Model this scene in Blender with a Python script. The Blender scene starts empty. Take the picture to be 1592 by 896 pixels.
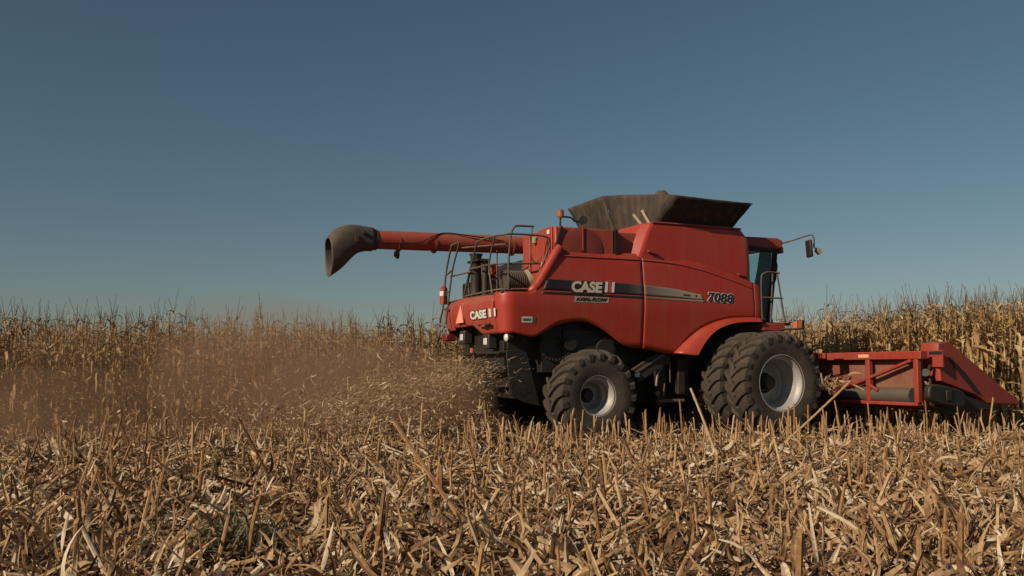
import bpy, bmesh, math, random
import numpy as np
from mathutils import Vector, Matrix

S = bpy.context.scene
COL = S.collection
R = math.radians
rng = np.random.default_rng(7)
random.seed(7)

# ------------------------------------------------------------------ camera, sky, sun, exposure
PW, PH, FPX, YH, HC = 1592., 896., 1400., 575., 1.25
cam_d = bpy.data.cameras.new('camera')
cam_d.sensor_width = 36.
cam_d.lens = FPX / PW * 36.
cam_d.clip_end = 6000.
cam = bpy.data.objects.new('camera', cam_d)
COL.objects.link(cam)
cam.location = (0, 0, HC)
cam.rotation_euler = (R(90) + math.atan((YH - PH / 2) / FPX), 0, 0)
S.camera = cam

SUN_EL, SUN_A = 27., 41.           # elevation; angle of the sun from the picture's left towards the viewer
sv = Vector((-math.cos(R(SUN_A)) * math.cos(R(SUN_EL)), -math.sin(R(SUN_A)) * math.cos(R(SUN_EL)), math.sin(R(SUN_EL))))
W = bpy.data.worlds.new('World'); S.world = W; W.use_nodes = True
nt = W.node_tree
sky = nt.nodes.new('ShaderNodeTexSky'); sky.sky_type = 'NISHITA'; sky.sun_disc = False
sky.sun_elevation = R(SUN_EL)
sky.sun_rotation = math.atan2(sv.x, sv.y)
sky.altitude = 300; sky.air_density = 1.0; sky.dust_density = 0.6; sky.ozone_density = 1.6
hs = nt.nodes.new('ShaderNodeHueSaturation'); hs.inputs['Saturation'].default_value = 1.0; hs.inputs['Hue'].default_value = .482
nt.links.new(sky.outputs[0], hs.inputs['Color'])
bg = nt.nodes['Background']; bg.inputs['Strength'].default_value = 0.05
nt.links.new(hs.outputs[0], bg.inputs['Color'])
sd = bpy.data.lights.new('sun', 'SUN'); sd.energy = 4.9; sd.angle = R(0.5); sd.color = (1., .86, .68)
so = bpy.data.objects.new('sun', sd); COL.objects.link(so)
so.rotation_euler = sv.to_track_quat('Z', 'Y').to_euler()
so.location = (-20, -10, 20)
S.view_settings.view_transform = 'Standard'; S.view_settings.look = 'None'
S.view_settings.exposure = -0.25; S.view_settings.gamma = 1.
S.render.engine = 'CYCLES'
S.cycles.max_bounces = 6; S.cycles.diffuse_bounces = 3; S.cycles.glossy_bounces = 3
S.cycles.transmission_bounces = 4; S.cycles.volume_bounces = 1; S.cycles.transparent_max_bounces = 6
S.cycles.use_denoising = True

# machine frame: X along the heading, Y to its left, Z up
TH = R(24.); CT, ST = math.cos(TH), math.sin(TH)
P0 = np.array([.84, 17.0])
def m2w(p):
    p = np.asarray(p, float)
    return np.stack([P0[0] + p[..., 0] * CT - p[..., 1] * ST, P0[1] + p[..., 0] * ST + p[..., 1] * CT, p[..., 2]], -1)

# ------------------------------------------------------------------ materials
def mat(name, col, rough=.5, metal=0., spec=None):
    m = bpy.data.materials.new(name); m.use_nodes = True
    b = m.node_tree.nodes['Principled BSDF']
    b.inputs['Base Color'].default_value = (*col, 1); b.inputs['Roughness'].default_value = rough
    b.inputs['Metallic'].default_value = metal
    if spec is not None: b.inputs['Specular IOR Level'].default_value = spec
    return m
def worn(name, col, dust, amount, rough, scale=3., metal=0., up=.0, coat=0., bump=0., fine=40., streak=0.):
    """base colour under patchy dust, more of it on faces that look up"""
    m = mat(name, col, rough, metal); t = m.node_tree; N = t.nodes; L = t.links; b = N['Principled BSDF']
    tc = N.new('ShaderNodeTexCoord')
    n1 = N.new('ShaderNodeTexNoise'); n1.inputs['Scale'].default_value = scale; n1.inputs['Detail'].default_value = 7; n1.inputs['Roughness'].default_value = .62
    n2 = N.new('ShaderNodeTexNoise'); n2.inputs['Scale'].default_value = fine; n2.inputs['Detail'].default_value = 4
    L.new(tc.outputs['Object'], n1.inputs['Vector']); L.new(tc.outputs['Object'], n2.inputs['Vector'])
    r = N.new('ShaderNodeMapRange'); r.inputs['From Min'].default_value = .35; r.inputs['From Max'].default_value = .75
    r.inputs['To Min'].default_value = amount * .25; r.inputs['To Max'].default_value = amount
    L.new(n1.outputs['Fac'], r.inputs['Value'])
    r2 = N.new('ShaderNodeMapRange'); r2.inputs['From Min'].default_value = .3; r2.inputs['From Max'].default_value = .7
    r2.inputs['To Min'].default_value = .6; r2.inputs['To Max'].default_value = 1.3
    L.new(n2.outputs['Fac'], r2.inputs['Value'])
    mu = N.new('ShaderNodeMath'); mu.operation = 'MULTIPLY'; L.new(r.outputs[0], mu.inputs[0]); L.new(r2.outputs[0], mu.inputs[1])
    last = mu
    if streak:
        mp = N.new('ShaderNodeMapping'); mp.inputs['Scale'].default_value = (9., 9., .7); L.new(tc.outputs['Object'], mp.inputs['Vector'])
        n3 = N.new('ShaderNodeTexNoise'); n3.inputs['Scale'].default_value = 1.; n3.inputs['Detail'].default_value = 5; L.new(mp.outputs[0], n3.inputs['Vector'])
        r3 = N.new('ShaderNodeMapRange'); r3.inputs['From Min'].default_value = .45; r3.inputs['From Max'].default_value = .8; r3.inputs['To Max'].default_value = streak; L.new(n3.outputs['Fac'], r3.inputs['Value'])
        a3 = N.new('ShaderNodeMath'); a3.operation = 'ADD'; L.new(mu.outputs[0], a3.inputs[0]); L.new(r3.outputs[0], a3.inputs[1]); last = a3
    if up:
        g = N.new('ShaderNodeNewGeometry'); sx = N.new('ShaderNodeSeparateXYZ'); L.new(g.outputs['Normal'], sx.inputs[0])
        mr = N.new('ShaderNodeMapRange'); mr.inputs['From Min'].default_value = .1; mr.inputs['From Max'].default_value = .9; mr.inputs['To Max'].default_value = up
        L.new(sx.outputs['Z'], mr.inputs['Value'])
        ad = N.new('ShaderNodeMath'); ad.operation = 'ADD'; ad.use_clamp = True
        L.new(last.outputs[0], ad.inputs[0]); L.new(mr.outputs[0], ad.inputs[1]); last = ad
    mx = N.new('ShaderNodeMix'); mx.data_type = 'RGBA'
    mx.inputs['A'].default_value = (*col, 1); mx.inputs['B'].default_value = (*dust, 1)
    L.new(last.outputs[0], mx.inputs['Factor']); L.new(mx.outputs['Result'], b.inputs['Base Color'])
    rr = N.new('ShaderNodeMapRange'); rr.inputs['To Min'].default_value = rough; rr.inputs['To Max'].default_value = min(1, rough + .45)
    L.new(last.outputs[0], rr.inputs['Value']); L.new(rr.outputs[0], b.inputs['Roughness'])
    if coat: b.inputs['Coat Weight'].default_value = coat; b.inputs['Coat Roughness'].default_value = .25
    if bump:
        bp = N.new('ShaderNodeBump'); bp.inputs['Strength'].default_value = bump; bp.inputs['Distance'].default_value = .02
        L.new(n2.outputs['Fac'], bp.inputs['Height']); L.new(bp.outputs[0], b.inputs['Normal'])
    return m
DUST = (.26, .17, .10)
RED = worn('red_paint', (.40, .023, .011), DUST, .20, .36, .8, up=.06, coat=.08, streak=.14)
RED2 = worn('dusty_red_paint', (.36, .024, .014), DUST, .34, .45, 1.3, up=.25, streak=.2)
HRED = worn('worn_header_paint', (.31, .020, .011), DUST, .26, .5, 1.6, up=.12, streak=.15)
DRED = worn('dark_red_paint', (.20, .016, .012), DUST, .25, .5, 2.0, up=.2)
BLACK = worn('black_paint', (.010, .009, .008), DUST, .07, .55, 3., up=.10)
DARK = worn('dark_metal', (.022, .019, .016), DUST, .22, .55, 4., metal=.3, up=.3)
STEEL = worn('worn_steel', (.16, .14, .12), DUST, .35, .4, 3., metal=.5, up=.2)
RUBBER = worn('tyre_rubber', (.024, .020, .016), (.10, .070, .046), .8, .8, 4., up=.2, bump=.5, fine=30.)
RIM = worn('silver_rim_paint', (.50, .49, .46), (.22, .16, .11), .60, .4, 2.2, metal=.25, streak=.2)
HOP = worn('hopper_fabric', (.014, .010, .008), (.19, .13, .08), .28, .75, 1.5, up=.05, bump=.08, fine=7., streak=.28)
SPOUT = worn('spout_rubber', (.040, .031, .024), (.18, .125, .08), .4, .6, 1.4, up=.2, bump=.06, fine=8.)
RAILM = worn('rail_paint', (.030, .025, .020), DUST, .5, .5, 6., up=.5)
WHITE = worn('white_decal', (.72, .70, .64), DUST, .35, .5, 5.)
INK = worn('black_decal', (.010, .009, .008), DUST, .10, .4, 5.)
LENS = mat('lamp_lens', (.72, .70, .66), .15); LENS.node_tree.nodes['Principled BSDF'].inputs['Coat Weight'].default_value = 1
AMBER = mat('amber_lens', (.34, .12, .05), .2)
ORANGE = mat('orange_reflector', (.62, .13, .05), .35)
CREAM = worn('air_filter_plastic', (.34, .26, .17), DUST, .4, .6, 4.)
GLASS = mat('cab_glass', (.80, .95, .94), .02)
_b = GLASS.node_tree.nodes['Principled BSDF']; _b.inputs['Transmission Weight'].default_value = .9; _b.inputs['IOR'].default_value = 1.08
# stripe decal: printed fade from black to silver grey along the machine
STRIPE = mat('fading_stripe_decal', (.1, .1, .1), .4)
_t = STRIPE.node_tree; _tc = _t.nodes.new('ShaderNodeTexCoord'); _sx = _t.nodes.new('ShaderNodeSeparateXYZ'); _cr = _t.nodes.new('ShaderNodeValToRGB')
_mr = _t.nodes.new('ShaderNodeMapRange'); _mr.inputs['From Min'].default_value = -1.; _mr.inputs['From Max'].default_value = 2.3
_t.links.new(_tc.outputs['Object'], _sx.inputs[0]); _t.links.new(_sx.outputs['X'], _mr.inputs['Value']); _t.links.new(_mr.outputs[0], _cr.inputs[0])
_t.links.new(_cr.outputs[0], _t.nodes['Principled BSDF'].inputs['Base Color'])
_cr.color_ramp.elements[0].color = (.014, .012, .010, 1); _cr.color_ramp.elements[1].color = (.40, .31, .25, 1)
_e = _cr.color_ramp.elements.new(.5); _e.color = (.03, .025, .022, 1)
_e = _cr.color_ramp.elements.new(.72); _e.color = (.22, .175, .14, 1)

def straw(name, ramp, rough=.65, trans=.25, spread=.25):
    """dry plant matter: colour picked along a ramp by the piece's own tint, with fibres along it"""
    m = bpy.data.materials.new(name); m.use_nodes = True; t = m.node_tree; N = t.nodes; L = t.links; b = N['Principled BSDF']
    at = N.new('ShaderNodeAttribute'); at.attribute_name = 'tint'
    oi = N.new('ShaderNodeObjectInfo')
    a1 = N.new('ShaderNodeMath'); a1.operation = 'MULTIPLY_ADD'; a1.inputs[1].default_value = spread
    L.new(oi.outputs['Random'], a1.inputs[0]); L.new(at.outputs['Fac'], a1.inputs[2])
    tc = N.new('ShaderNodeTexCoord'); n = N.new('ShaderNodeTexNoise'); n.inputs['Scale'].default_value = 34.; n.inputs['Detail'].default_value = 3
    L.new(tc.outputs['Object'], n.inputs['Vector'])
    a2 = N.new('ShaderNodeMath'); a2.operation = 'MULTIPLY_ADD'; a2.inputs[1].default_value = .7
    L.new(n.outputs['Fac'], a2.inputs[0]); L.new(a1.outputs[0], a2.inputs[2])
    a3 = N.new('ShaderNodeMath'); a3.operation = 'SUBTRACT'; a3.inputs[1].default_value = .35 + spread / 2; L.new(a2.outputs[0], a3.inputs[0])
    cr = N.new('ShaderNodeValToRGB'); cr.color_ramp.elements[0].color = (*ramp[0], 1); cr.color_ramp.elements[1].color = (*ramp[-1], 1)
    for i, c in enumerate(ramp[1:-1]):
        e = cr.color_ramp.elements.new((i + 1) / (len(ramp) - 1)); e.color = (*c, 1)
    L.new(a3.outputs[0], cr.inputs[0]); L.new(cr.outputs[0], b.inputs['Base Color'])
    b.inputs['Roughness'].default_value = rough; b.inputs['Specular IOR Level'].default_value = .25
    if trans:
        tr = N.new('ShaderNodeBsdfTranslucent'); L.new(cr.outputs[0], tr.inputs['Color'])
        ms = N.new('ShaderNodeMixShader'); ms.inputs[0].default_value = trans
        L.new(b.outputs[0], ms.inputs[1]); L.new(tr.outputs[0], ms.inputs[2]); L.new(ms.outputs[0], N['Material Output'].inputs['Surface'])
    return m
STUBM = straw('dry_stalk', [(.085, .040, .018), (.25, .125, .052), (.43, .25, .11), (.60, .43, .26)], trans=0.)
LITTER = straw('dry_residue', [(.040, .021, .012), (.16, .080, .038), (.36, .205, .096), (.54, .365, .195), (.70, .57, .41)], trans=.15, spread=0.)
CORNLEAF = straw('dry_corn_leaf', [(.12, .056, .026), (.36, .205, .088), (.56, .365, .165), (.70, .52, .28)], trans=.35)
CORNSTEM = straw('dry_corn_stem', [(.11, .055, .024), (.24, .14, .06), (.38, .25, .115)], trans=0.)
HUSKM = straw('corn_husk', [(.26, .16, .075), (.42, .29, .14), (.55, .42, .24)], trans=.1)
TASSELM = straw('corn_tassel', [(.055, .030, .018), (.14, .075, .036), (.24, .145, .068)], trans=.1)
WEED = straw('green_weed', [(.018, .030, .012), (.040, .065, .022), (.075, .10, .04)], trans=.2, spread=.1)
DEADWEED = straw('grey_weed', [(.07, .06, .03), (.14, .12, .062), (.22, .19, .11)], trans=.2, spread=.1)
SOIL = worn('soil', (.022, .014, .009), (.085, .050, .027), .7, .95, 1.2, bump=.6, fine=25.)

# ------------------------------------------------------------------ mesh helpers
def mk_mesh(name, V, F, material, tint=None, smooth=None):
    """mesh from vertices and a list of polygon arrays (each n x k), with an optional tint per vertex"""
    me = bpy.data.meshes.new(name)
    V = np.asarray(V, np.float32)
    if isinstance(F, list) and F and not isinstance(F[0], np.ndarray):
        me.from_pydata(V.tolist(), [], [tuple(f) for f in F])
    else:
        if isinstance(F, np.ndarray): F = [F]
        F = [np.asarray(f, np.int32) for f in F if len(f)]
        lv = np.concatenate([f.ravel() for f in F]); tot = np.concatenate([np.full(len(f), f.shape[1], np.int32) for f in F])
        me.vertices.add(len(V)); me.vertices.foreach_set('co', V.ravel())
        me.loops.add(len(lv)); me.loops.foreach_set('vertex_index', lv)
        me.polygons.add(len(tot)); me.polygons.foreach_set('loop_start', np.concatenate([[0], np.cumsum(tot)[:-1]]).astype(np.int32))
        me.polygons.foreach_set('loop_total', tot)
        me.update(calc_edges=True)
    if tint is not None:
        a = me.attributes.new('tint', 'FLOAT', 'POINT'); a.data.foreach_set('value', np.asarray(tint, np.float32))
    me.materials.append(material)
    if smooth is not None:
        me.shade_smooth()
        if smooth < 180: me.set_sharp_from_angle(angle=R(smooth))
    return me
def link(name, me, parent=None, loc=None):
    o = bpy.data.objects.new(name, me); COL.objects.link(o)
    if parent: o.parent = parent
    if loc is not None: o.location = loc
    return o
def tag(o, label=None, cat=None, group=None, kind=None):
    if label: o['label'] = label
    if cat: o['category'] = cat
    if group: o['group'] = group
    if kind: o['kind'] = kind
    return o

class MB:
    """collects boxes, tubes and sheets for one mesh"""
    def __init__(s): s.v = []; s.f = []
    def add(s, V, F):
        n = len(s.v); s.v += [tuple(map(float, p)) for p in V]; s.f += [tuple(i + n for i in f) for f in F]; return s
    def box(s, x0, x1, y0, y1, z0, z1):
        V = [(x, y, z) for x in (x0, x1) for y in (y0, y1) for z in (z0, z1)]
        return s.add(V, [(0, 1, 3, 2), (4, 6, 7, 5), (0, 4, 5, 1), (2, 3, 7, 6), (0, 2, 6, 4), (1, 5, 7, 3)])
    def obox(s, c, ax, ay, az):
        """box from its centre and three half-axes"""
        c, ax, ay, az = map(np.array, (c, ax, ay, az))
        V = [c + i * ax + j * ay + k * az for i in (-1, 1) for j in (-1, 1) for k in (-1, 1)]
        return s.add(V, [(0, 1, 3, 2), (4, 6, 7, 5), (0, 4, 5, 1), (2, 3, 7, 6), (0, 2, 6, 4), (1, 5, 7, 3)])
    def beam(s, a, b, w, h, up=(0, 0, 1)):
        a, b = np.array(a, float), np.array(b, float); d = b - a; L = np.linalg.norm(d); d /= L
        l = np.cross(up, d); l /= np.linalg.norm(l); u = np.cross(d, l)
        return s.obox((a + b) / 2, d * L / 2, l * w / 2, u * h / 2)
    def prism(s, poly, y0, y1):
        n = len(poly); V = [(x, y0, z) for x, z in poly] + [(x, y1, z) for x, z in poly]
        return s.add(V, [tuple(range(n)), tuple(range(2 * n - 1, n - 1, -1))] + [(i, i + n, (i + 1) % n + n, (i + 1) % n) for i in range(n)])
    def loft(s, rings, cap=True, closed=True):
        n = len(rings[0]); V = [p for r in rings for p in r]; F = []
        for k in range(len(rings) - 1):
            for i in range(n if closed else n - 1):
                a, b = k * n + i, k * n + (i + 1) % n
                F.append((a, b, b + n, a + n))
        if cap and closed: F += [tuple(range(n - 1, -1, -1)), tuple(range((len(rings) - 1) * n, len(rings) * n))]
        return s.add(V, F)
    def tube(s, pts, r, n=8, cap=True):
        pts = [np.array(p, float) for p in pts]; rs = r if isinstance(r, (list, tuple)) else [r] * len(pts)
        rings = []; u = None
        for i, p in enumerate(pts):
            d = pts[min(i + 1, len(pts) - 1)] - pts[max(i - 1, 0)]; d = d / (np.linalg.norm(d) + 1e-9)
            if u is None: u = np.cross(d, (0, 0, 1) if abs(d[2]) < .9 else (1, 0, 0))
            u = u - d * (u @ d); u /= np.linalg.norm(u); w = np.cross(d, u)
            rings.append([p + rs[i] * (math.cos(a) * u + math.sin(a) * w) for a in np.linspace(0, 2 * math.pi, n, endpoint=False)])
        return s.loft(rings, cap)
    def lathe(s, prof, n=48, cx=0, cy=0, cz=0):
        """profile of (radius, y) spun about the Y axis"""
        rings = [[(cx + r * math.cos(a), cy + y, cz + r * math.sin(a)) for a in np.linspace(0, 2 * math.pi, n, endpoint=False)] for r, y in prof]
        return s.loft(rings, cap=False)
    def build(s, name, material, parent=None, smooth=35, bevel=0., solid=0., loc=None, label=None):
        me = mk_mesh(name, s.v, s.f, material)
        bm = bmesh.new(); bm.from_mesh(me); bmesh.ops.recalc_face_normals(bm, faces=bm.faces); bm.to_mesh(me); bm.free()
        if smooth: me.shade_smooth(); me.set_sharp_from_angle(angle=R(smooth))
        o = link(name, me, parent, loc)
        if solid:
            md = o.modifiers.new('thick', 'SOLIDIFY'); md.thickness = solid; md.offset = -1
        if bevel:
            md = o.modifiers.new('bevel', 'BEVEL'); md.width = bevel; md.segments = 2; md.limit_method = 'ANGLE'; md.angle_limit = R(40)
        if label: o['label'] = label
        return o
def smooth_path(pts, k=6):
    """Catmull-Rom through the points"""
    P = np.array(pts, float); Q = np.vstack([2 * P[0] - P[1], P, 2 * P[-1] - P[-2]]); out = []
    for i in range(1, len(Q) - 2):
        for t in np.linspace(0, 1, k, endpoint=False):
            a, b, c, d = Q[i - 1], Q[i], Q[i + 1], Q[i + 2]
            out.append(.5 * (2 * b + (c - a) * t + (2 * a - 5 * b + 4 * c - d) * t * t + (3 * b - 3 * c + d - a) * t ** 3))
    out.append(P[-1]); return [tuple(p) for p in out]
def text_mesh(body, size, shear=0., bold=0., sx=1., depth=.002):
    cu = bpy.data.curves.new('lettering', 'FONT'); cu.body = body; cu.size = size; cu.shear = shear; cu.offset = bold; cu.extrude = depth; cu.resolution_u = 4
    o = bpy.data.objects.new('lettering', cu); COL.objects.link(o)
    dg = bpy.context.evaluated_depsgraph_get(); dg.update()
    me = bpy.data.meshes.new_from_object(o.evaluated_get(dg)); bpy.data.objects.remove(o)
    V = np.array([v.co[:] for v in me.vertices]); V[:, 0] *= sx
    F = [tuple(p.vertices) for p in me.polygons]; bpy.data.meshes.remove(me)
    return V, F

# ------------------------------------------------------------------ ground
def ground():
    n = 150
    gx = np.concatenate([[-2500, -600, -150, -50], np.linspace(-22, 26, n), [60, 160, 600, 2500]])
    gy = np.concatenate([[-500, -60, -10], np.linspace(1, 40, n), [80, 300, 1000, 3000]])
    X, Y = np.meshgrid(gx, gy); r2 = np.random.default_rng(3)
    Z = r2.normal(0, .012, X.shape) + .015 * np.sin(X * 2.1 + Y * 3.3)
    Z[(X < -22) | (X > 26) | (Y < 1) | (Y > 40)] = 0
    V = np.stack([X, Y, Z], -1).reshape(-1, 3); w, h = len(gx), len(gy)
    i = (np.arange(h - 1)[:, None] * w + np.arange(w - 1)[None]).ravel()
    tag(link('ground', mk_mesh('ground', V, np.stack([i, i + 1, i + w + 1, i + w], 1), SOIL, smooth=180)), kind='structure')
ground()

# ------------------------------------------------------------------ combine harvester
HV = bpy.data.objects.new('combine_harvester', None); COL.objects.link(HV)
HV.location = (P0[0], P0[1], 0); HV.rotation_euler = (0, 0, TH)
tag(HV, 'dusty red combine harvester cutting corn with its corn head lowered', 'combine harvester')

def inset(z):
    """how far the body side leans in from its widest line"""
    return .055 * max(0, (2.36 - z) / .8) ** 1.0 * 1.6 + .075 * max(0, (z - 2.42) / .9) ** 1.4 + .05 * max(0, (z - 3.22) / .1) ** 2
def skin(stations, name, material, rows=16, solid=.03, inset_f=inset, label=None):
    """sheet-metal panel: stations of (x, y, z_bottom, z_top, nx, ny), (nx, ny) being the outward direction"""
    rings = []
    for x, y, zb, zt, nx, ny in stations:
        rings.append([(x - nx * inset_f(z), y - ny * inset_f(z), z) for z in np.linspace(zb, zt, rows)])
    b = MB(); b.loft(rings, cap=False, closed=False)
    me = mk_mesh(name, b.v, b.f, material, smooth=30)
    c = np.mean([(s_[0], s_[1]) for s_ in stations], 0)
    o = link(name, me, HV)
    # outward normals
    p = me.polygons[len(me.polygons) // 2]; nn = stations[len(stations) // 2]
    if p.normal.x * nn[4] + p.normal.y * nn[5] < 0: me.flip_normals()
    md = o.modifiers.new('thick', 'SOLIDIFY'); md.thickness = solid; md.offset = -1
    if label: o['label'] = label
    return o
def interp(tab, x): return float(np.interp(x, [t[0] for t in tab], [t[1] for t in tab]))
# rear side panel, wrapping round the rear corner
TOPR = [(-1.9, 2.55), (-1.28, 2.555), (-1.16, 2.58), (-1.08, 2.68), (-.72, 3.27), (-.66, 3.33), (1.0, 3.335)]
BOTR = smooth_path([(-1.9, 1.87), (-1.5, 1.85), (-1.18, 1.80), (-1.0, 1.87), (-.7, 2.02), (-.33, 2.08), (-.07, 2.05), (.24, 1.91), (.5, 1.74), (.72, 1.65), (1.0, 1.63)], 5)
def corner(sgn):
    st = []
    for a in np.linspace(90, 0, 9):
        nx, ny = -math.sin(R(a)), -math.cos(R(a)) * sgn
        st.append((-1.52 + .26 * nx, sgn * -1.24 + .26 * ny, nx, ny))
    return st
stR = [(-1.78, -1.19, 1.87, 2.55, -1, 0)] + [(x, y, 1.86, 2.55, nx, ny) for x, y, nx, ny in corner(1)]
for x in np.concatenate([np.linspace(-1.45, -.6, 32), np.linspace(-.55, .99, 28)]):
    stR.append((x, -1.5, interp(BOTR, x), interp(TOPR, x), 0, -1))
skin(stR, 'side_panel', RED)
TOPF = smooth_path([(1.0, 3.335), (1.7, 3.30), (2.38, 3.19), (3.11, 3.0), (3.44, 2.90), (3.57, 2.85)], 5)
BOTF = smooth_path([(1.0, 1.63), (1.6, 1.53), (1.75, 1.55), (1.94, 1.78), (2.28, 2.02), (2.8, 2.19), (3.35, 2.23), (3.57, 2.22)], 5)
skin([(x, -1.5, interp(BOTF, x), interp(TOPF, x), 0, -1) for x in np.concatenate([np.linspace(1.008, 3.45, 60)])], 'side_panel', RED)
skin([(x, -1.5 + .5 * max(0, x - 3.5) ** 1.5, interp(BOTF, x), interp(TOPF, x), 0, -1) for x in np.linspace(3.462, 3.60, 8)], 'corner_panel', RED)
# far side panel
skin([(x, 1.5, interp(BOTR, x) if x < 1 else interp(BOTF, x), interp(TOPR, x) if x < 1 else interp(TOPF, x), 0, 1) for x in np.linspace(-1.26, 3.57, 60)], 'side_panel', RED)
# raised bead along the upper edge of the side panels
b = MB(); b.tube([(x, -1.5 + inset(interp(TOPR, x) - .12) - .005, interp(TOPR, x) - .12) for x in np.linspace(-.6, .98, 12)], .014, 6)
b.tube([(x, -1.5 + inset(interp(TOPF, x) - .12) - .005, interp(TOPF, x) - .12) for x in np.linspace(1.02, 3.4, 24)], .014, 6)
b.build('panel_bead', RED2, HV)
# front mudguard lip
inn = smooth_path([(1.66, 1.555), (1.94, 1.80), (2.28, 2.03), (2.8, 2.20), (3.35, 2.24), (3.58, 2.235)], 6)
out = smooth_path([(2.06, 1.50), (2.19, 1.70), (2.42, 1.93), (2.72, 2.07), (3.09, 2.135), (3.58, 2.15)], 6)
rings = []
for (xi, zi), (xo, zo) in zip(inn, out):
    rings.append([(xi, -1.5 + inset(zi) - .006, zi), (xi * .6 + xo * .4, -1.545, zi * .6 + zo * .4), (xi * .2 + xo * .8, -1.585, zi * .2 + zo * .8), (xo, -1.605, zo), (xo + .01, -1.45, zo + .01)])
b = MB(); b.loft(rings, cap=False, closed=False); b.build('fender', RED, HV, smooth=60, solid=.012)
# bright rolled edge behind the diagonal end of the side panel
b = MB(); pp = smooth_path([(-.64, -1.40, 3.36), (-.75, -1.41, 3.20), (-1.02, -1.42, 2.77), (-1.12, -1.42, 2.64), (-1.24, -1.42, 2.575)], 5)
b.tube(pp, [.085] * (len(pp) - 4) + [.078, .066, .05, .03], 14); b.build('panel_edge', RED, HV, smooth=60)

# rear hood: three panels across the back
def rear_inset(z): return .10 * max(0, (z - 2.42) / .13) + .12 * max(0, (2.30 - z) / .45) ** 1.4
def rear_x(y): return -1.80 - .05 * (1 - min(1, abs(y) / 1.2) ** 2)
def zbr(y): return 1.86 if y < -.55 else (2.03 if y > -.25 else 1.86 + .17 * (y + .55) / .30)
ys = np.linspace(-1.18, .09, 26)
skin([(rear_x(y), y, zbr(y), 2.555, -1, 0) for y in ys], 'rear_panel', RED2, inset_f=rear_inset)
skin([(rear_x(y), y, 2.02, 2.57, -1, 0) for y in np.linspace(.105, .72, 8)], 'rear_panel', RED2, inset_f=rear_inset)
stL = [(rear_x(y), y, 1.98, 2.57, -1, 0) for y in np.linspace(.735, 1.19, 5)] + [(x, y, 1.9, 2.57, nx, ny) for x, y, nx, ny in corner(-1)] + [(-1.4, 1.5, 1.85, 2.57, 0, 1), (-1.28, 1.5, 1.84, 2.57, 0, 1)]
skin(stL, 'rear_panel', RED2, inset_f=rear_inset)
MB().box(-1.74, -1.0, -1.42, 1.42, 2.53, 2.56).build('engine_deck', DARK, HV, bevel=.005)
b = MB(); b.prism([(-.62, 1.95), (-.62, 1.90), (-.2, 1.90), (-.2, 1.95)], 0, .02)
b = MB()                                                        # handle recess in the middle panel
b.box(-1.845, -1.79, -1.08, -.62, 2.00, 2.035); b.build('handle_recess', BLACK, HV, bevel=.006)
MB().box(-1.85, -1.80, -.92, -.76, 1.985, 2.02).build('latch', RED2, HV, bevel=.006)
# slow-vehicle triangle
b = MB(); V = [(-1.868, .43, 2.10), (-1.868, .05, 2.10), (-1.848, .24, 2.43)]
b.add(V + [(x + .012, y, z) for x, y, z in V], [(0, 1, 2), (3, 5, 4), (0, 3, 4, 1), (1, 4, 5, 2), (2, 5, 3, 0)])
b.build('reflective_triangle', mat('reflective_orange', (.9, .33, .20), .3), HV, smooth=0)

# body core and engine housing
b = MB(); b.box(-.68, 3.5, -1.30, 1.30, 2.25, 3.26); b.box(-1.35, -.70, -1.25, 1.25, 2.25, 2.50); b.box(-1.5, 2.9, -.95, .95, 1.2, 2.25); b.box(.9, 2.0, -1.3, 1.3, 1.72, 2.3)
b.build('body_shell', BLACK, HV, bevel=.01)
b = MB(); b.prism([(-.70, 2.56), (-.72, 3.735), (.46, 3.735), (.46, 2.56)], -1.385, -.02)
b.build('engine_housing', RED2, HV, bevel=.03)
b = MB()                                                         # pod details
b.tube([(-.75, -.62, 3.52), (-.75, -.62, 3.64)], .05, 10); b.box(-.76, -.72, -.7, -.5, 3.60, 3.64)
b.build('bracket', CREAM, HV, bevel=.006)
b = MB(); b.box(-.745, -.72, -1.30, -.78, 2.95, 3.74); b.box(-.76, -.74, -.42, -.38, 2.7, 3.7); b.build('cover_plate', RED2, HV, bevel=.01)
MB().box(-.75, -.735, -1.22, -1.12, 3.62, 3.69).build('sticker', WHITE, HV)
MB().box(-.75, -.735, -.98, -.88, 3.08, 3.14).build('sticker', WHITE, HV)
MB().beam((-.60, -1.39, 3.73), (-.72, -1.39, 3.36), .03, .07, (0, 1, 0)).build('seal_strip', BLACK, HV)
MB().box(.47, .535, -1.40, -1.2, 3.30, 3.74).build('seal_strip', BLACK, HV)
b = MB(); prof = [(.02, -.012), (.20, -.011), (.40, -.009), (.425, 0.), (.43, .02)]
b.lathe(prof, 48, -.19, -1.392, 3.315); o = b.build('rotary_screen', DRED, HV, smooth=50)
MB().box(-.198, -.182, -1.425, -1.41, 3.32, 3.74).build('screen_wiper', RED2, HV)
MB().box(.54, 1.10, -1.27, -1.0, 3.30, 3.72).build('inner_panel', RED2, HV, bevel=.01)
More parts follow.
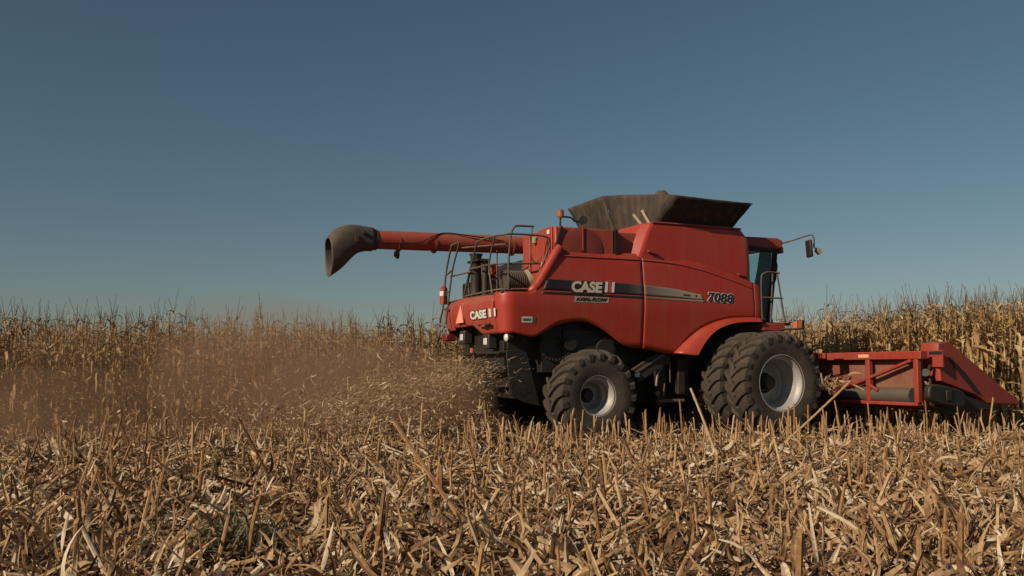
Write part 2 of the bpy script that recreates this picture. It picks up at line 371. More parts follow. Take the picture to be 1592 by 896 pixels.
# grain tank
lo = [(.80, -1.26), (.98, -1.42), (3.38, -1.42), (3.52, -1.30), (3.52, 1.30), (3.38, 1.42), (.98, 1.42), (.80, 1.26)]
hi = [(1.10, -1.26), (1.26, -1.40), (3.22, -1.40), (3.33, -1.28), (3.33, 1.28), (3.22, 1.40), (1.26, 1.40), (1.10, 1.26)]
mid = [(a[0] * .35 + c[0] * .65 + (.11 if a[0] > 3 else 0), a[1] * .35 + c[1] * .65) for a, c in zip(lo, hi)]
b = MB(); b.loft([[(x, y, 2.85) for x, y in lo], [(x, y, 3.30) for x, y in lo], [(x, y, 3.74) for x, y in mid], [(x, y, 3.92) for x, y in hi]])
b.build('grain_tank', RED, HV, smooth=30, bevel=.035)
b = MB(); b.tube([(1.25, -1.405, 3.925), (3.24, -1.405, 3.925)], .02, 6); b.build('tank_rim', RED2, HV)
for x in (1.12, 3.12):                                            # catches along the top of the panel
    z = interp(TOPF, x) + .03
    MB().beam((x, -1.45, z + .02), (x + .2, -1.45, z - .02), .05, .035).build('catch', DRED, HV, bevel=.006)
# hopper extension: four flared sheets
def sheet(name, quad, material, t=.02):
    q = [np.array(p, float) for p in quad]; n = 10; V = []; F = []
    nrm = np.cross(q[1] - q[0], q[3] - q[0]); nrm /= np.linalg.norm(nrm); r4 = np.random.default_rng(len(name) + int(abs(q[0][0]) * 100))
    for i in range(n + 1):
        for j in range(n + 1):
            u, v = i / n, j / n; p = (q[0] * (1 - u) + q[1] * u) * (1 - v) + (q[3] * (1 - u) + q[2] * u) * v
            V.append(p + nrm * (.05 * math.sin(math.pi * u) * v * 0 + (-.02) * math.sin(u * math.pi) * v + r4.normal(0, .004)))
    for i in range(n):
        for j in range(n): F.append((i * (n + 1) + j, (i + 1) * (n + 1) + j, (i + 1) * (n + 1) + j + 1, i * (n + 1) + j + 1))
    return MB().add(V, F).build(name, material, HV, smooth=60, solid=t)
BR, BRc, TR = (1.30, -1.30, 3.90), (1.35, 1.25, 3.90), (1.50, -1.72, 4.40)
sheet('hopper_flap', [(3.10, -1.28, 3.93), BR, TR, (3.24, -1.70, 4.38)], HOP)                       # side
sheet('hopper_flap', [BR, (1.25, -.1, 3.90), (1.10, .10, 4.67), TR], HOP)                            # rear, two sheets
sheet('hopper_flap', [(1.25, -.1, 3.90), (1.35, 1.2, 3.90), (1.10, 1.58, 4.66), (1.10, .10, 4.67)], HOP)
sheet('hopper_flap', [(1.35, 1.2, 3.90), (3.10, 1.28, 3.93), (3.24, 1.70, 4.50), (1.10, 1.58, 4.66)], HOP)
sheet('hopper_flap', [(3.10, 1.28, 3.93), (3.10, -1.28, 3.93), (3.29, -1.715, 4.37), (3.30, 1.70, 4.50)], HOP)
b = MB(); b.beam((3.08, -1.33, 3.97), (3.18, -1.69, 4.36), .05, .015, (1, 0, 0)); b.beam((1.36, -1.36, 3.95), (3.06, -1.345, 3.965), .03, .05)
b.build('flap_frame', DARK, HV)
b = MB()
for k in range(9):
    t = k / 8; p = np.array((3.0, -1.36, 3.99)) * (1 - t) + np.array((3.07, -1.70, 4.34)) * t
    b.obox(p, (.012, 0, 0), (0, .008, -.006), (0, .004, .008))
b.build('rivet_row', STEEL, HV)
b = MB(); b.tube(smooth_path([(1.9, 1.65, 4.36), (1.85, 1.7, 4.78), (2.0, 1.7, 4.90), (2.5, 1.7, 4.90)], 4), .02, 6)
b.build('ladder_rail', RAILM, HV)
b = MB()
for k in range(2): MB().beam((1.31 - .02 * k, -1.22 + .22 * k, 3.93), (1.24, -1.08 + .30 * k, 4.20 - .03 * k), .02, .05).build('flap_brace', CREAM, HV)

b = MB(); rr = []
for k in range(7):
    t = k / 6; rr.append([(2.62 + (.62 * (1 - t) + .05) * math.cos(a) + .03 * math.sin(5 * a + k), .35 + (.9 * (1 - t) + .07) * math.sin(a), 3.95 + .99 * t ** .8) for a in np.linspace(0, 6.283, 20, endpoint=False)])
b.loft(rr); b.build('grain_heap', worn('corn_grain', (.13, .085, .035), (.06, .045, .03), .8, .8, 9., bump=.6, fine=60.), HV, smooth=60)
# unloading auger, folded back along the machine
AY = 1.30
b = MB(); b.tube([(.5, AY, 3.78), (-3.22, AY, 3.70)], .178, 32); b.build('unloading_auger', RED2, HV, smooth=50)
for x in (-2.72, -2.0, -.35): MB().tube([(x + .02, AY, 3.735 + x * .021), (x - .02, AY, 3.735 + x * .021)], .19, 32).build('auger_band', DRED, HV, smooth=50)
b = MB(); b.tube([(-3.16, AY, 3.70), (-3.24, AY, 3.70)], .20, 32); b.build('auger_collar', SPOUT, HV, smooth=50)
MB().tube([(-2.75, AY, 3.50), (-2.75, AY, 3.42), (-2.72, AY, 3.36)], [.05, .06, .02], 10).build('drain_cap', SPOUT, HV)
b = MB(); b.tube(smooth_path([(-3.1, AY - .19, 3.62), (-2.4, AY - .2, 3.66), (-2.1, AY - .19, 3.8), (-1.8, AY - .1, 3.9), (-1.3, AY - .19, 3.86), (-.6, AY - .2, 3.8)], 5), .012, 6)
b.build('hydraulic_hose', BLACK, HV)
secs = [((-3.24, 3.70), 0, .20, .20), ((-3.42, 3.705), 8, .22, .21), ((-3.62, 3.68), 18, .26, .23), ((-3.80, 3.57), 22, .30, .25), ((-3.93, 3.44), 14, .33, .27), ((-4.06, 3.32), 2, .345, .28)]
secs = [((q[0], q[1]), q[2], q[3], q[4]) for q in smooth_path([(a[0], a[1], t_, h_, w_) for a, t_, h_, w_ in secs], 4)]
rings = []
for (x, z), tilt, hh, ww in secs:
    # ring lies in the plane whose 'up' leans by tilt; lower side trails behind the upper one
    ux, uz = -math.sin(R(tilt)), math.cos(R(tilt)); ring = []
    for a in np.linspace(0, 2 * math.pi, 28, endpoint=False):
        ca, sa = math.cos(a), math.sin(a); e = 2.6
        ca2, sa2 = math.copysign(abs(ca) ** (2 / e), ca), math.copysign(abs(sa) ** (2 / e), sa)
        ring.append((x + ux * hh * sa2 * (1 if tilt < 40 else 1), AY + ww * ca2, z + uz * hh * sa2))
    rings.append(ring)
b = MB(); b.loft(rings, cap=False); b.build('auger_spout', SPOUT, HV, smooth=50, solid=-.02)
b = MB(); b.box(-3.62, -3.56, AY - .27, AY - .23, 3.60, 3.72); b.tube([(-3.46, AY - .23, 3.78), (-3.46, AY - .27, 3.78)], .04, 10)
b.build('spout_clip', DARK, HV, bevel=.005)
MB().box(-3.56, -3.46, AY - .08, AY + .08, 3.90, 3.945).build('work_light', BLACK, HV, bevel=.01)

# engine deck: intake stack, corrugated filter, engine
b = MB(); b.box(-1.45, -.75, .0, 1.2, 2.56, 2.92); b.box(-.71, .5, .0, 1.05, 2.56, 3.3); b.tube([(-1.2, .3, 2.9), (-1.2, .9, 2.98)], .12, 12); b.box(-1.1, -.74, -.35, .3, 2.56, 2.84); b.build('engine', BLACK, HV, bevel=.02)
b = MB(); b.tube([(-1.62, .05, 2.56), (-1.62, .05, 3.30), (-1.62, .05, 3.36)], [.10, .10, .13], 16); b.tube([(-1.55, -.22, 2.56), (-1.55, -.22, 3.22)], .06, 12)
b.box(-1.72, -1.5, -.3, .24, 3.20, 3.24); b.build('intake_stack', DARK, HV, smooth=50)
b = MB(); rr = []; pts = []
for k in range(31): pts.append((-1.42 + .40 * k / 30, -.72, 2.80)); rr.append(.185 + (.014 if k % 3 else -.012) - (.07 if k == 0 else 0))
b.tube(pts, rr, 24); b.build('air_filter', SPOUT, HV, smooth=25)
MB().tube([(-1.03, -.72, 2.80), (-.92, -.74, 2.84), (-.88, -.75, 2.86)], [.16, .19, .19], 20).build('filter_cap', CREAM, HV, smooth=50)
b = MB(); b.tube([(-1.60, -.72, 2.96), (-1.60, -.72, 3.10)], .05, 12); b.build('fuel_cap', RED, HV)
b = MB(); b.tube([(-1.86, 1.12, 2.50), (-1.86, 1.12, 2.80)], .075, 14); b.tube([(-1.86, 1.12, 2.80), (-1.86, 1.12, 2.86)], [.075, .03], 14); b.build('fire_extinguisher', RED, HV, smooth=50)
MB().tube([(-1.86, 1.12, 2.66), (-1.86, 1.12, 2.75)], .078, 14).build('extinguisher_label', WHITE, HV, smooth=50)

# railings
def rail(name, paths, r=.019):
    b = MB()
    for p in paths: b.tube(smooth_path(p, 5), r, 8)
    return b.build(name, RAILM, HV, smooth=60)
rail('handrail', [[(-1.72, .50, 2.42), (-1.72, .23, 2.87), (-1.72, -.20, 3.46), (-1.72, -.36, 3.545), (-1.70, -1.02, 3.545), (-1.60, -1.22, 3.55), (-1.43, -1.25, 3.565), (-.86, -1.25, 3.56), (-.77, -1.25, 3.47), (-.79, -1.25, 3.32), (-1.10, -1.25, 2.60)]])
rail('handrail', [[(-1.70, -1.02, 3.54), (-1.70, -.78, 3.09), (-1.70, -.91, 2.56)], [(-1.72, .08, 3.08), (-1.70, -.8, 3.07), (-1.62, -1.2, 3.05), (-.93, -1.25, 3.08)], [(-1.72, .40, 2.60), (-1.70, -.9, 2.61), (-1.60, -1.22, 2.61), (-1.1, -1.25, 2.63)]], .017)
rail('handrail', [[(-1.54, -1.25, 2.60), (-1.54, -1.25, 3.06), (-1.50, -1.25, 3.52), (-1.45, -1.25, 3.66), (-1.38, -1.25, 3.71), (-1.06, -1.25, 3.72)]])
rail('handrail', [[(-1.09, -1.25, 3.72), (-1.12, -1.25, 3.3), (-1.08, -1.25, 3.12), (-1.0, -1.25, 3.1), (-.92, -1.25, 3.2)]], .012)
rail('ladder', [[(-1.86, 1.02, 2.06), (-1.90, 1.20, 2.15), (-1.90, 1.03, 2.45), (-1.86, 1.00, 3.07), (-1.86, .72, 3.55), (-1.86, .66, 3.59), (-1.86, .36, 3.59), (-1.86, .31, 3.55), (-1.86, .61, 3.16), (-1.86, .78, 2.74), (-1.90, .88, 2.10)],
                [(-1.86, 1.00, 3.05), (-1.86, .62, 3.12)], [(-1.86, .97, 2.72), (-1.86, .80, 2.72)], [(-1.89, 1.10, 2.40), (-1.89, .83, 2.40)]], .018)
rail('handrail', [[(-1.8, .9, 3.02), (-1.75, -.05, 3.02)], [(-1.8, .35, 3.50), (-1.3, -.6, 3.48)], [(-1.60, .4, 2.56), (-1.62, .42, 2.85), (-1.66, .25, 3.05)], [(-1.35, -.3, 2.56), (-1.35, -.3, 3.4)]], .015)
# beacon and its bent arm
b = MB(); b.tube([(-.62, -1.30, 3.35), (-.58, -1.30, 3.72), (-.56, -1.28, 3.90)], .018, 8); b.tube(smooth_path([(-.56, -1.28, 3.92), (-.36, -1.28, 3.92), (-.28, -1.28, 3.86), (-.14, -1.28, 3.86)], 4), .016, 8)
b.build('beacon_stand', BLACK, HV)
MB().tube([(-.56, -1.28, 3.90), (-.56, -1.28, 3.915), (-.56, -1.28, 3.92), (-.56, -1.28, 4.03), (-.56, -1.28, 4.05)], [.05, .05, .062, .058, .03], 16).build('beacon', AMBER, HV, smooth=40)
MB().tube([(-.12, -1.31, 3.89), (-.10, -1.25, 3.89)], .075, 16).build('work_light', BLACK, HV, smooth=40)

# decals on the right-hand side
def yside(z): return -1.5 + inset(z)
def decal(V, F, x0, z0, off, material, name='lettering', shear_z=0., label=None):
    b = MB(); b.add([(x0 + v[0], yside(z0 + v[1] + shear_z * v[0]) - off - v[2], z0 + v[1] + shear_z * v[0]) for v in V], F)
    return b.build(name, material, HV, smooth=0, label=label)
def strip(pts_lo, pts_hi, off, material, name, nn=30, rows=6):
    rings = []
    for t in np.linspace(0, 1, nn):
        xa, za = np.array(smooth_lo(pts_lo, t)); xb, zb = np.array(smooth_lo(pts_hi, t))
        rings.append([(xa + (xb - xa) * k, yside(za + (zb - za) * k) - off, za + (zb - za) * k) for k in np.linspace(0, 1, rows)])
    b = MB(); b.loft(rings, cap=False, closed=False); return b.build(name, material, HV, smooth=60, solid=.003)
def smooth_lo(p, t):
    xs = [q[0] for q in p]; x = xs[0] + (xs[-1] - xs[0]) * t; return (x, np.interp(x, xs, [q[1] for q in p]))
strip([(-1.0, 2.605), (.99, 2.575)], [(-.93, 2.79), (.99, 2.765)], .006, STRIPE, 'stripe')
strip([(1.02, 2.575), (2.29, 2.535)], [(1.02, 2.765), (1.7, 2.71), (2.25, 2.62)], .006, STRIPE, 'stripe')
strip([(-1.04, 2.535), (.99, 2.515)], [(-1.02, 2.575), (.99, 2.55)], .006, INK, 'stripe')
strip([(1.02, 2.515), (2.31, 2.495)], [(1.02, 2.55), (2.30, 2.52)], .006, STRIPE, 'stripe')
EMB = mat('emblem_red', (.50, .075, .04), .4)
def ih_mark(h):
    """two upright bars with a small letter i between them"""
    w = h * .30
    def bar(x0, x1, y0, y1): return ([(x0 + y0 * .14, y0, 0), (x1 + y0 * .14, y0, 0), (x1 + y1 * .14, y1, 0), (x0 + y1 * .14, y1, 0)], [(0, 1, 2, 3)])
    white = [bar(0, w, 0, h), bar(w * 2.35, w * 3.35, 0, h)]
    red = [bar(w * 1.22, w * 2.12, -.02 * h, h * .92), bar(w * 1.22, w * 2.12, h * 1.02, h * 1.22)]
    def join(L):
        b = MB()
        for V, F in L: b.add(V, F)
        return b.v, b.f
    return join(white), join(red)
V, F = text_mesh('CASE', .25, .12, .012, 1.0)
sc = .62 / V[:, 0].max(); V[:, 0] *= sc; V[:, 1] *= .185 / V[:, 1].max()
V2, F2 = text_mesh('CASE', .25, .12, .03, 1.0); V2[:, 0] *= sc; V2[:, 1] *= .185 / .185 * (.185 / (V[:, 1].max() / 1.0)) if False else V[:, 1].max() / .185
V2o = V2.copy(); V2o[:, 1] = V2[:, 1] * (.205 / V2[:, 1].max())
decal(V2o, F2, -.49, 2.585, .008, INK, 'lettering_outline')
decal(V, F, -.47, 2.595, .013, worn('silver_decal', (.58, .52, .42), DUST, .4, .45, 6.), 'lettering')
(wv, wf), (rv, rf) = ih_mark(.19)
decal(wv, wf, .185, 2.60, .013, WHITE, 'emblem'); decal(rv, rf, .185, 2.60, .017, EMB, 'emblem_bar')
# AXIAL-FLOW plate
V, F = text_mesh('AXIAL-FLOW', .1, .2, .004, 1.0); V[:, 0] *= .62 / V[:, 0].max(); V[:, 1] *= .062 / V[:, 1].max()
b = [( -.02, -.018, 0), (.66, -.018, 0), (.68, .082, 0), (.0, .082, 0)]
decal(b, [(0, 1, 2, 3)], -.40, 2.43, .006, worn('plate_silver', (.42, .34, .26), DUST, .4, .5, 6.), 'name_plate')
decal(V, F, -.385, 2.437, .010, INK, 'lettering')
# 7088
V, F = text_mesh('7088', .25, .22, .006, 1.0); kx, ky = .60 / V[:, 0].max(), .165 / V[:, 1].max(); V[:, 0] *= kx; V[:, 1] *= ky
Vb, Fb = text_mesh('7088', .25, .22, .016, 1.0); Vb[:, 0] *= kx; Vb[:, 1] *= ky
decal(Vb, Fb, 2.35, 2.515, .008, WHITE, 'lettering_outline', -.03); decal(V, F, 2.35, 2.515, .013, INK, 'lettering', -.03)
def dashes(ws, h, gap=.012):
    b = MB(); x = 0
    for w in ws: b.add([(x, 0, 0), (x + w, 0, 0), (x + w, h, 0), (x, h, 0)], [(0, 1, 2, 3)]); x += w + gap
    return b.v, b.f
V, F = dashes((.035, .03, .05), .03); decal(V, F, 1.84, 2.595, .011, INK, 'small_print', -.06)
V, F = dashes((.03,), .04); decal(V, F, 2.10, 2.58, .011, INK, 'small_print', -.06)
# small white sticker near the rear corner
b = MB(); decal([(0, 0, 0), (.20, 0, 0), (.20, .10, 0), (0, .10, 0)], [(0, 1, 2, 3)], -1.40, 2.04, .006, WHITE, 'sticker')
V, F = dashes((.03, .035, .03, .02), .04, .008); decal(V, F, -1.375, 2.07, .010, STEEL, 'small_print')
decal([(0, 0, 0), (.05, 0, 0), (.05, .10, 0), (0, .10, 0)], [(0, 1, 2, 3)], -1.19, 2.04, .006, STEEL, 'sticker')
# rear lettering
def rear_decal(V, F, y0, z0, off, material, name, label=None):
    b = MB(); b.add([(rear_x(y0 - v[0]) + rear_inset(z0 + v[1]) - off - v[2], y0 - v[0], z0 + v[1]) for v in V], F); return b.build(name, material, HV, smooth=0, label=label)
V, F = text_mesh('CASE', .2, .12, .010); kx, ky = .70 / V[:, 0].max(), .135 / V[:, 1].max(); V[:, 0] *= kx; V[:, 1] *= ky
Vb, Fb = text_mesh('CASE', .2, .12, .024); Vb[:, 0] *= kx; Vb[:, 1] *= ky
rear_decal(Vb, Fb, -.24, 2.145, .008, INK, 'lettering_outline'); rear_decal(V, F, -.24, 2.145, .013, WHITE, 'lettering')
(wv, wf), (rv, rf) = ih_mark(.14); wv = [(x * 1.9, y, z) for x, y, z in wv]; rv = [(x * 1.9, y, z) for x, y, z in rv]
rear_decal(wv, wf, -1.0, 2.145, .010, WHITE, 'emblem'); rear_decal(rv, rf, -1.0, 2.145, .014, EMB, 'emblem_bar')

# lamps under the rear hood
for y, z, w in ((.50, 1.85, .12), (-.66, 1.74, .13)):
    o = MB().box(-1.72, -1.55, y - w, y + w, z - .13, z + .12).build('rear_lamp', DARK, HV, bevel=.02)
    l = MB().box(-1.735, -1.715, y - w * .55, y + w * .55, z - .06, z + .06).build('lens', LENS, o, bevel=.01)
o = MB().tube([(-1.50, -1.34, 1.79), (-1.58, -1.34, 1.79), (-1.62, -1.34, 1.79)], [.05, .075, .075], 20).build('rear_lamp', DARK, HV, smooth=40)
MB().tube([(-1.62, -1.34, 1.79), (-1.645, -1.34, 1.79), (-1.655, -1.34, 1.79)], [.072, .06, .02], 20).build('lens', LENS, o, smooth=60)
MB().box(-1.80, -1.6, 1.12, 1.36, 1.80, 1.93).build('tail_lamp', mat('red_lens', (.16, .018, .014), .4), HV, bevel=.02)
MB().box(-1.70, -1.68, .02, .12, 1.56, 1.64).build('reflector', ORANGE, HV)
# straw chopper, spreader shields
b = MB(); b.prism([(-1.45, 2.0), (-1.45, 1.60), (-1.15, 1.40), (-.7, 1.3), (-.7, 2.0)], -1.0, 1.0); b.box(-1.62, -1.4, -1.0, 1.0, 1.52, 1.56)
b.build('straw_chopper', BLACK, HV, bevel=.01)
b = MB(); b.prism([(-1.50, 1.58), (-1.12, 1.58), (-.86, .62), (-1.18, .70), (-1.42, .82)], -1.06, -1.03); b.build('spreader_shield', BLACK, HV, bevel=.006)
b = MB(); b.prism([(-1.50, 1.58), (-1.12, 1.58), (-.86, .62), (-1.18, .70), (-1.42, .82)], 1.03, 1.06); b.build('spreader_shield', BLACK, HV, bevel=.006)
for y in (-.5, .5):
    o = MB().lathe([(.02, .0), (.32, .0), (.32, .02), (.02, .02)], 24).build('spreader_disc', DARK, HV)
    o.rotation_euler = (R(90), 0, 0); o.location = (-1.2, y, .95)
b = MB(); b.box(-1.3, -.55, -.95, .95, .75, 1.25); b.box(-.55, 2.6, -.75, .75, .65, 1.5); b.box(-.9, .4, -1.2, -1.0, 1.2, 2.1); b.box(-.5, .55, -1.25, -1.2, 1.45, 1.95)
b.build('chassis', BLACK, HV, bevel=.015)
b = MB()
for k in range(26):
    t = k / 25; a = math.pi * 2 * t; p = (-.65 + .28 * math.cos(a), -1.23, 1.62 + .2 * math.sin(a)); b.tube([(p[0], p[1], p[2]), (p[0], p[1] - .03, p[2])], .022, 6)
b.build('drive_chain', DARK, HV)
for x, z, r_ in ((-.40, 1.70, .12), (.3, 1.62, .17)): MB().tube([(x, -1.26, z), (x, -1.33, z)], r_, 18).build('pulley', BLACK, HV)
b = MB(); b.obox((1.30, -1.22, 1.33), (.36, 0, .20), (0, .03, 0), (-.07, 0, .12)); b.build('elevator_cover', DARK, HV, bevel=.015)
b = MB(); b.beam((.94, -1.26, 1.19), (1.62, -1.26, 1.57), .02, .035); b.build('cover_edge', STEEL, HV)
MB().box(.93, 1.02, -1.275, -1.255, 1.12, 1.19).build('sticker', WHITE, HV)
b = MB(); b.prism([(.28, 1.83), (.46, 1.83), (.60, 1.45), (.40, 1.30), (.25, 1.62)], -1.30, -1.22); b.build('guard_plate', DARK, HV, bevel=.01)
b = MB(); b.tube([(1.46, -1.15, .68), (2.05, -1.15, .68)], .035, 8); b.tube([(1.72, -1.2, 1.5), (1.72, -1.2, 1.02)], .012, 6); b.tube([(1.60, -1.2, 1.0), (1.57, -1.2, .78)], .012, 6)
b.tube([(1.60, -1.2, 1.38), (1.45, -1.2, 1.18), (1.42, -1.2, .95)], .03, 8); b.box(1.58, 1.68, -1.22, -1.14, 1.35, 1.44); b.tube([(1.42, -1.2, .82), (1.42, -1.25, .82)], .045, 10)
b.build('hydraulic_lines', STEEL, HV, smooth=50)
b = MB(); b.box(1.9, 2.05, -1.2, -1.05, .8, 1.45); b.box(1.5, 1.7, -1.1, -.9, .6, 1.4); b.tube([(2.2, -1.0, .75), (2.2, -1.0, 1.5)], .06, 10); b.build('gearbox', DARK, HV, bevel=.01)
b = MB(); b.box(-.12, .12, -1.15, 1.15, .70, .92); b.box(3.1, 3.45, -1.3, 1.3, .85, 1.2); b.tube([(3.27, -2.1, 1.02), (3.27, 2.1, 1.02)], .13, 16); b.tube([(0, -1.2, .78), (0, 1.2, .78)], .10, 14)
b.build('axle', DARK, HV, bevel=.015)

# wheels
def wheel(x, y, z, Rt, w, rr, lug_n, side, dish, lug_h=.05, steer=0.):
    """y is the outer face; side -1 points outwards to the right-hand side"""
    root = bpy.data.objects.new('wheel', None); COL.objects.link(root); root.parent = HV
    root.location = (x, y - side * w / 2, z); root.rotation_euler = (0, 0, steer)
    h = w / 2; Rc = Rt - lug_h
    prof = [(rr, -h * .78), (rr + .03, -h * .90), (rr + (Rc - rr) * .35, -h * 1.0), (rr + (Rc - rr) * .65, -h * .99), (rr + (Rc - rr) * .86, -h * .90), (Rc - .02, -h * .72), (Rc, -h * .35), (Rc + .004, 0),
            (Rc, h * .35), (Rc - .02, h * .72), (rr + (Rc - rr) * .86, h * .90), (rr + (Rc - rr) * .65, h * .99), (rr + (Rc - rr) * .35, h * 1.0), (rr + .03, h * .90), (rr, h * .78), (rr - .03, 0)]
    b = MB(); b.lathe(prof + [prof[0]], 72); 
    for k in range(lug_n):
        for s_ in (-1, 1):
            a0 = (k + (.5 if s_ > 0 else 0)) * 2 * math.pi / lug_n; lw = .5 * 2 * math.pi * Rc / lug_n * .42; rings = []
            for t in np.linspace(0, 1, 6):
                yy = s_ * (-.04 + t * (h * 1.01 + .04)); aa = a0 + side * t * .72 * w / Rc * .62
                rad = Rc - .0 - .035 * max(0, (abs(yy) / h - .6) / .4) ** 2 * 2
                top = rad + lug_h * (1 if t < .95 else .75); ww = lw * (1.0 - .1 * t)
                ring = []
                for da, rad2 in ((-ww * 1.25 / Rc, rad - .05), (-ww * .8 / Rc, top), (ww * .8 / Rc, top), (ww * 1.25 / Rc, rad - .05)):
                    ring.append((rad2 * math.cos(aa + da), yy, rad2 * math.sin(aa + da)))
                rings.append(ring)
            # shoulder end runs down the sidewall
            last = rings[-1]; rings.append([(p[0] * .93, p[1], p[2] * .93) for p in last])
            b.loft(rings)
    b.build('tyre', RUBBER, root, smooth=32)
    s_ = side; o_ = h * .80
    rp = [(rr + .012, s_ * (o_ + .03)), (rr + .03, s_ * (o_ + .015)), (rr + .03, s_ * o_), (rr - .005, s_ * (o_ - .02)), (rr - .02, s_ * (o_ - .08)), (rr - .05, s_ * (o_ - .11)), (rr - .055, s_ * (o_ - dish * .55)), (rr - .085, s_ * (o_ - dish * .62)), (rr - .09, s_ * (o_ - dish * .9)), (rr * .72, s_ * (o_ - dish)), (rr * .45, s_ * (o_ - dish + .03)), (rr * .40, s_ * (o_ - dish + .03)), (rr * .38, s_ * (o_ - dish - .02)), (.01, s_ * (o_ - dish - .02))]
    b = MB(); b.lathe(rp, 64); b.build('rim', RIM, root, smooth=40, solid=.008)
    b = MB(); b.tube([(0, s_ * (o_ - dish - .03), 0), (0, s_ * (o_ - dish + .10), 0)], rr * .26, 20)
    for k in range(10):
        a = k * 2 * math.pi / 10; b.tube([(rr * .33 * math.cos(a), s_ * (o_ - dish - .02), rr * .33 * math.sin(a)), (rr * .33 * math.cos(a), s_ * (o_ - dish + .05), rr * .33 * math.sin(a))], .022, 6)
    b.build('hub', BLACK, root, smooth=40)
    return root
wheel(0, -1.62, .80, .81, .68, .335, 20, -1, .42)
wheel(0, 1.62, .80, .81, .68, .335, 20, 1, .42)
wheel(3.27, -2.45, 1.01, .94, .53, .49, 23, -1, .50, .045)
wheel(3.27, -1.75, 1.01, .94, .53, .49, 23, -1, .20, .045)
wheel(3.27, 2.45, 1.01, .94, .53, .49, 23, 1, .50, .045)
wheel(3.27, 1.75, 1.01, .94, .53, .49, 23, 1, .20, .045)

# cab
o = MB().prism([(3.56, 3.70), (3.56, 3.88), (4.55, 3.90), (4.68, 3.84), (4.66, 3.70), (4.52, 3.66)], -.92, .92).build('cab_roof', RED2, HV, bevel=.03)
b = MB(); b.box(4.60, 4.70, -.90, -.70, 3.60, 3.72); b.build('work_light', DRED, HV, bevel=.01)
b = MB()
for s_ in (-1, 1):
    b.beam((3.62, s_ * .88, 2.2), (3.62, s_ * .88, 3.72), .07, .07, (0, 1, 0)); b.beam((4.30, s_ * .86, 2.15), (4.50, s_ * .88, 3.68), .10, .07, (0, 1, 0)); b.beam((3.6, s_ * .88, 3.66), (4.5, s_ * .88, 3.66), .06, .10)
b.box(3.56, 4.4, -.88, .88, 1.7, 2.25); b.build('cab_frame', BLACK, HV, bevel=.012)
b = MB()
for s_ in (-1, 1): b.add([(3.65, s_ * .87, 2.25), (4.28, s_ * .85, 2.25), (4.44, s_ * .87, 3.62), (3.65, s_ * .87, 3.62)], [(0, 1, 2, 3)])
b.add([(4.32, -.8, 2.25), (4.32, .8, 2.25), (4.50, .82, 3.62), (4.50, -.82, 3.62)], [(0, 1, 2, 3)]); b.build('cab_glass', GLASS, HV, smooth=0, solid=.008)
b = MB(); b.prism([(4.18, 3.66), (4.46, 3.66), (4.28, 2.26), (4.10, 2.26), (4.02, 2.95), (4.10, 3.25)], -.83, -.80); b.build('door_pillar', BLACK, HV)
b = MB(); b.box(3.75, 4.25, -.25, .28, 2.3, 2.75); b.obox((3.80, .0, 3.08), (.07, 0, .01), (0, .24, 0), (-.05, 0, .42)); b.box(3.72, 3.86, -.14, .14, 3.48, 3.66); b.build('driver_seat', BLACK, HV, bevel=.04)
b = MB(); b.tube([(4.28, -.1, 2.25), (4.18, 0, 2.95)], .035, 8); b.tube([(4.15 + .05 * math.sin(a), .2 * math.cos(a), 2.98 + .18 * math.sin(a)) for a in np.linspace(0, 6.283, 21)], .015, 6); b.build('steering_wheel', BLACK, HV)
MB().box(3.59, 4.12, -1.55, -1.35, 1.99, 2.13).build('platform', RED2, HV, bevel=.012)
MB().box(3.6, 4.3, -1.5, -.9, 2.10, 2.15).build('platform_floor', DARK, HV, bevel=.005)
rail('ladder_rail', [[(3.62, -1.50, 2.15), (3.62, -1.50, 2.95), (3.68, -1.52, 3.08), (3.80, -1.53, 3.11), (4.04, -1.53, 3.10)], [(3.62, -1.50, 2.62), (4.10, -1.53, 2.62)], [(3.98, -1.53, 3.10), (4.14, -1.53, 2.14)], [(3.82, -1.5, 2.15), (3.98, -1.4, 3.10)]], .016)
b = MB(); pts = smooth_path([(4.50, -.9, 3.68), (4.46, -.95, 3.2), (4.36, -.92, 2.8), (4.25, -.95, 2.4), (4.22, -.92, 2.15)], 8)
b.tube([(x + .012 * math.sin(i * 1.3), y, z) for i, (x, y, z) in enumerate(pts)], .014, 6); b.build('cable', BLACK, HV)
b = MB(); b.tube(smooth_path([(4.66, -.85, 3.80), (4.72, -1.05, 3.82), (4.86, -1.45, 3.90), (4.90, -1.52, 3.88), (4.91, -1.54, 3.78), (4.90, -1.54, 3.66)], 4), .017, 8); b.build('mirror_arm', RAILM, HV, smooth=60)
MB().obox((4.80, -1.52, 3.62), (.028, -.010, 0), (.03, .10, 0), (-.012, 0, .17)).build('mirror', BLACK, HV, bevel=.02)
b = MB(); b.tube([(4.96, -1.54, 3.60), (5.04, -1.54, 3.57)], [.05, .07], 14); b.tube([(4.89, -1.54, 3.66), (4.97, -1.54, 3.61)], .012, 6); b.build('work_light', CREAM, HV, smooth=40)
b = MB(); b.tube([(4.0, -1.4, 2.02), (4.1, -1.70, 2.02)], .02, 6); b.tube([(4.1, -1.70, 2.02), (4.2, -1.95, 2.02)], .02, 6); b.box(4.18, 4.22, -1.97, -1.72, 2.0, 2.18); b.build('lamp_arm', BLACK, HV)
MB().box(4.150, 4.178, -1.84, -1.73, 2.02, 2.16).build('marker_lamp', ORANGE, HV, bevel=.006)
MB().box(4.155, 4.178, -1.965, -1.86, 2.03, 2.17).build('marker_lamp', mat('brown_lens', (.22, .085, .035), .3), HV, bevel=.006)
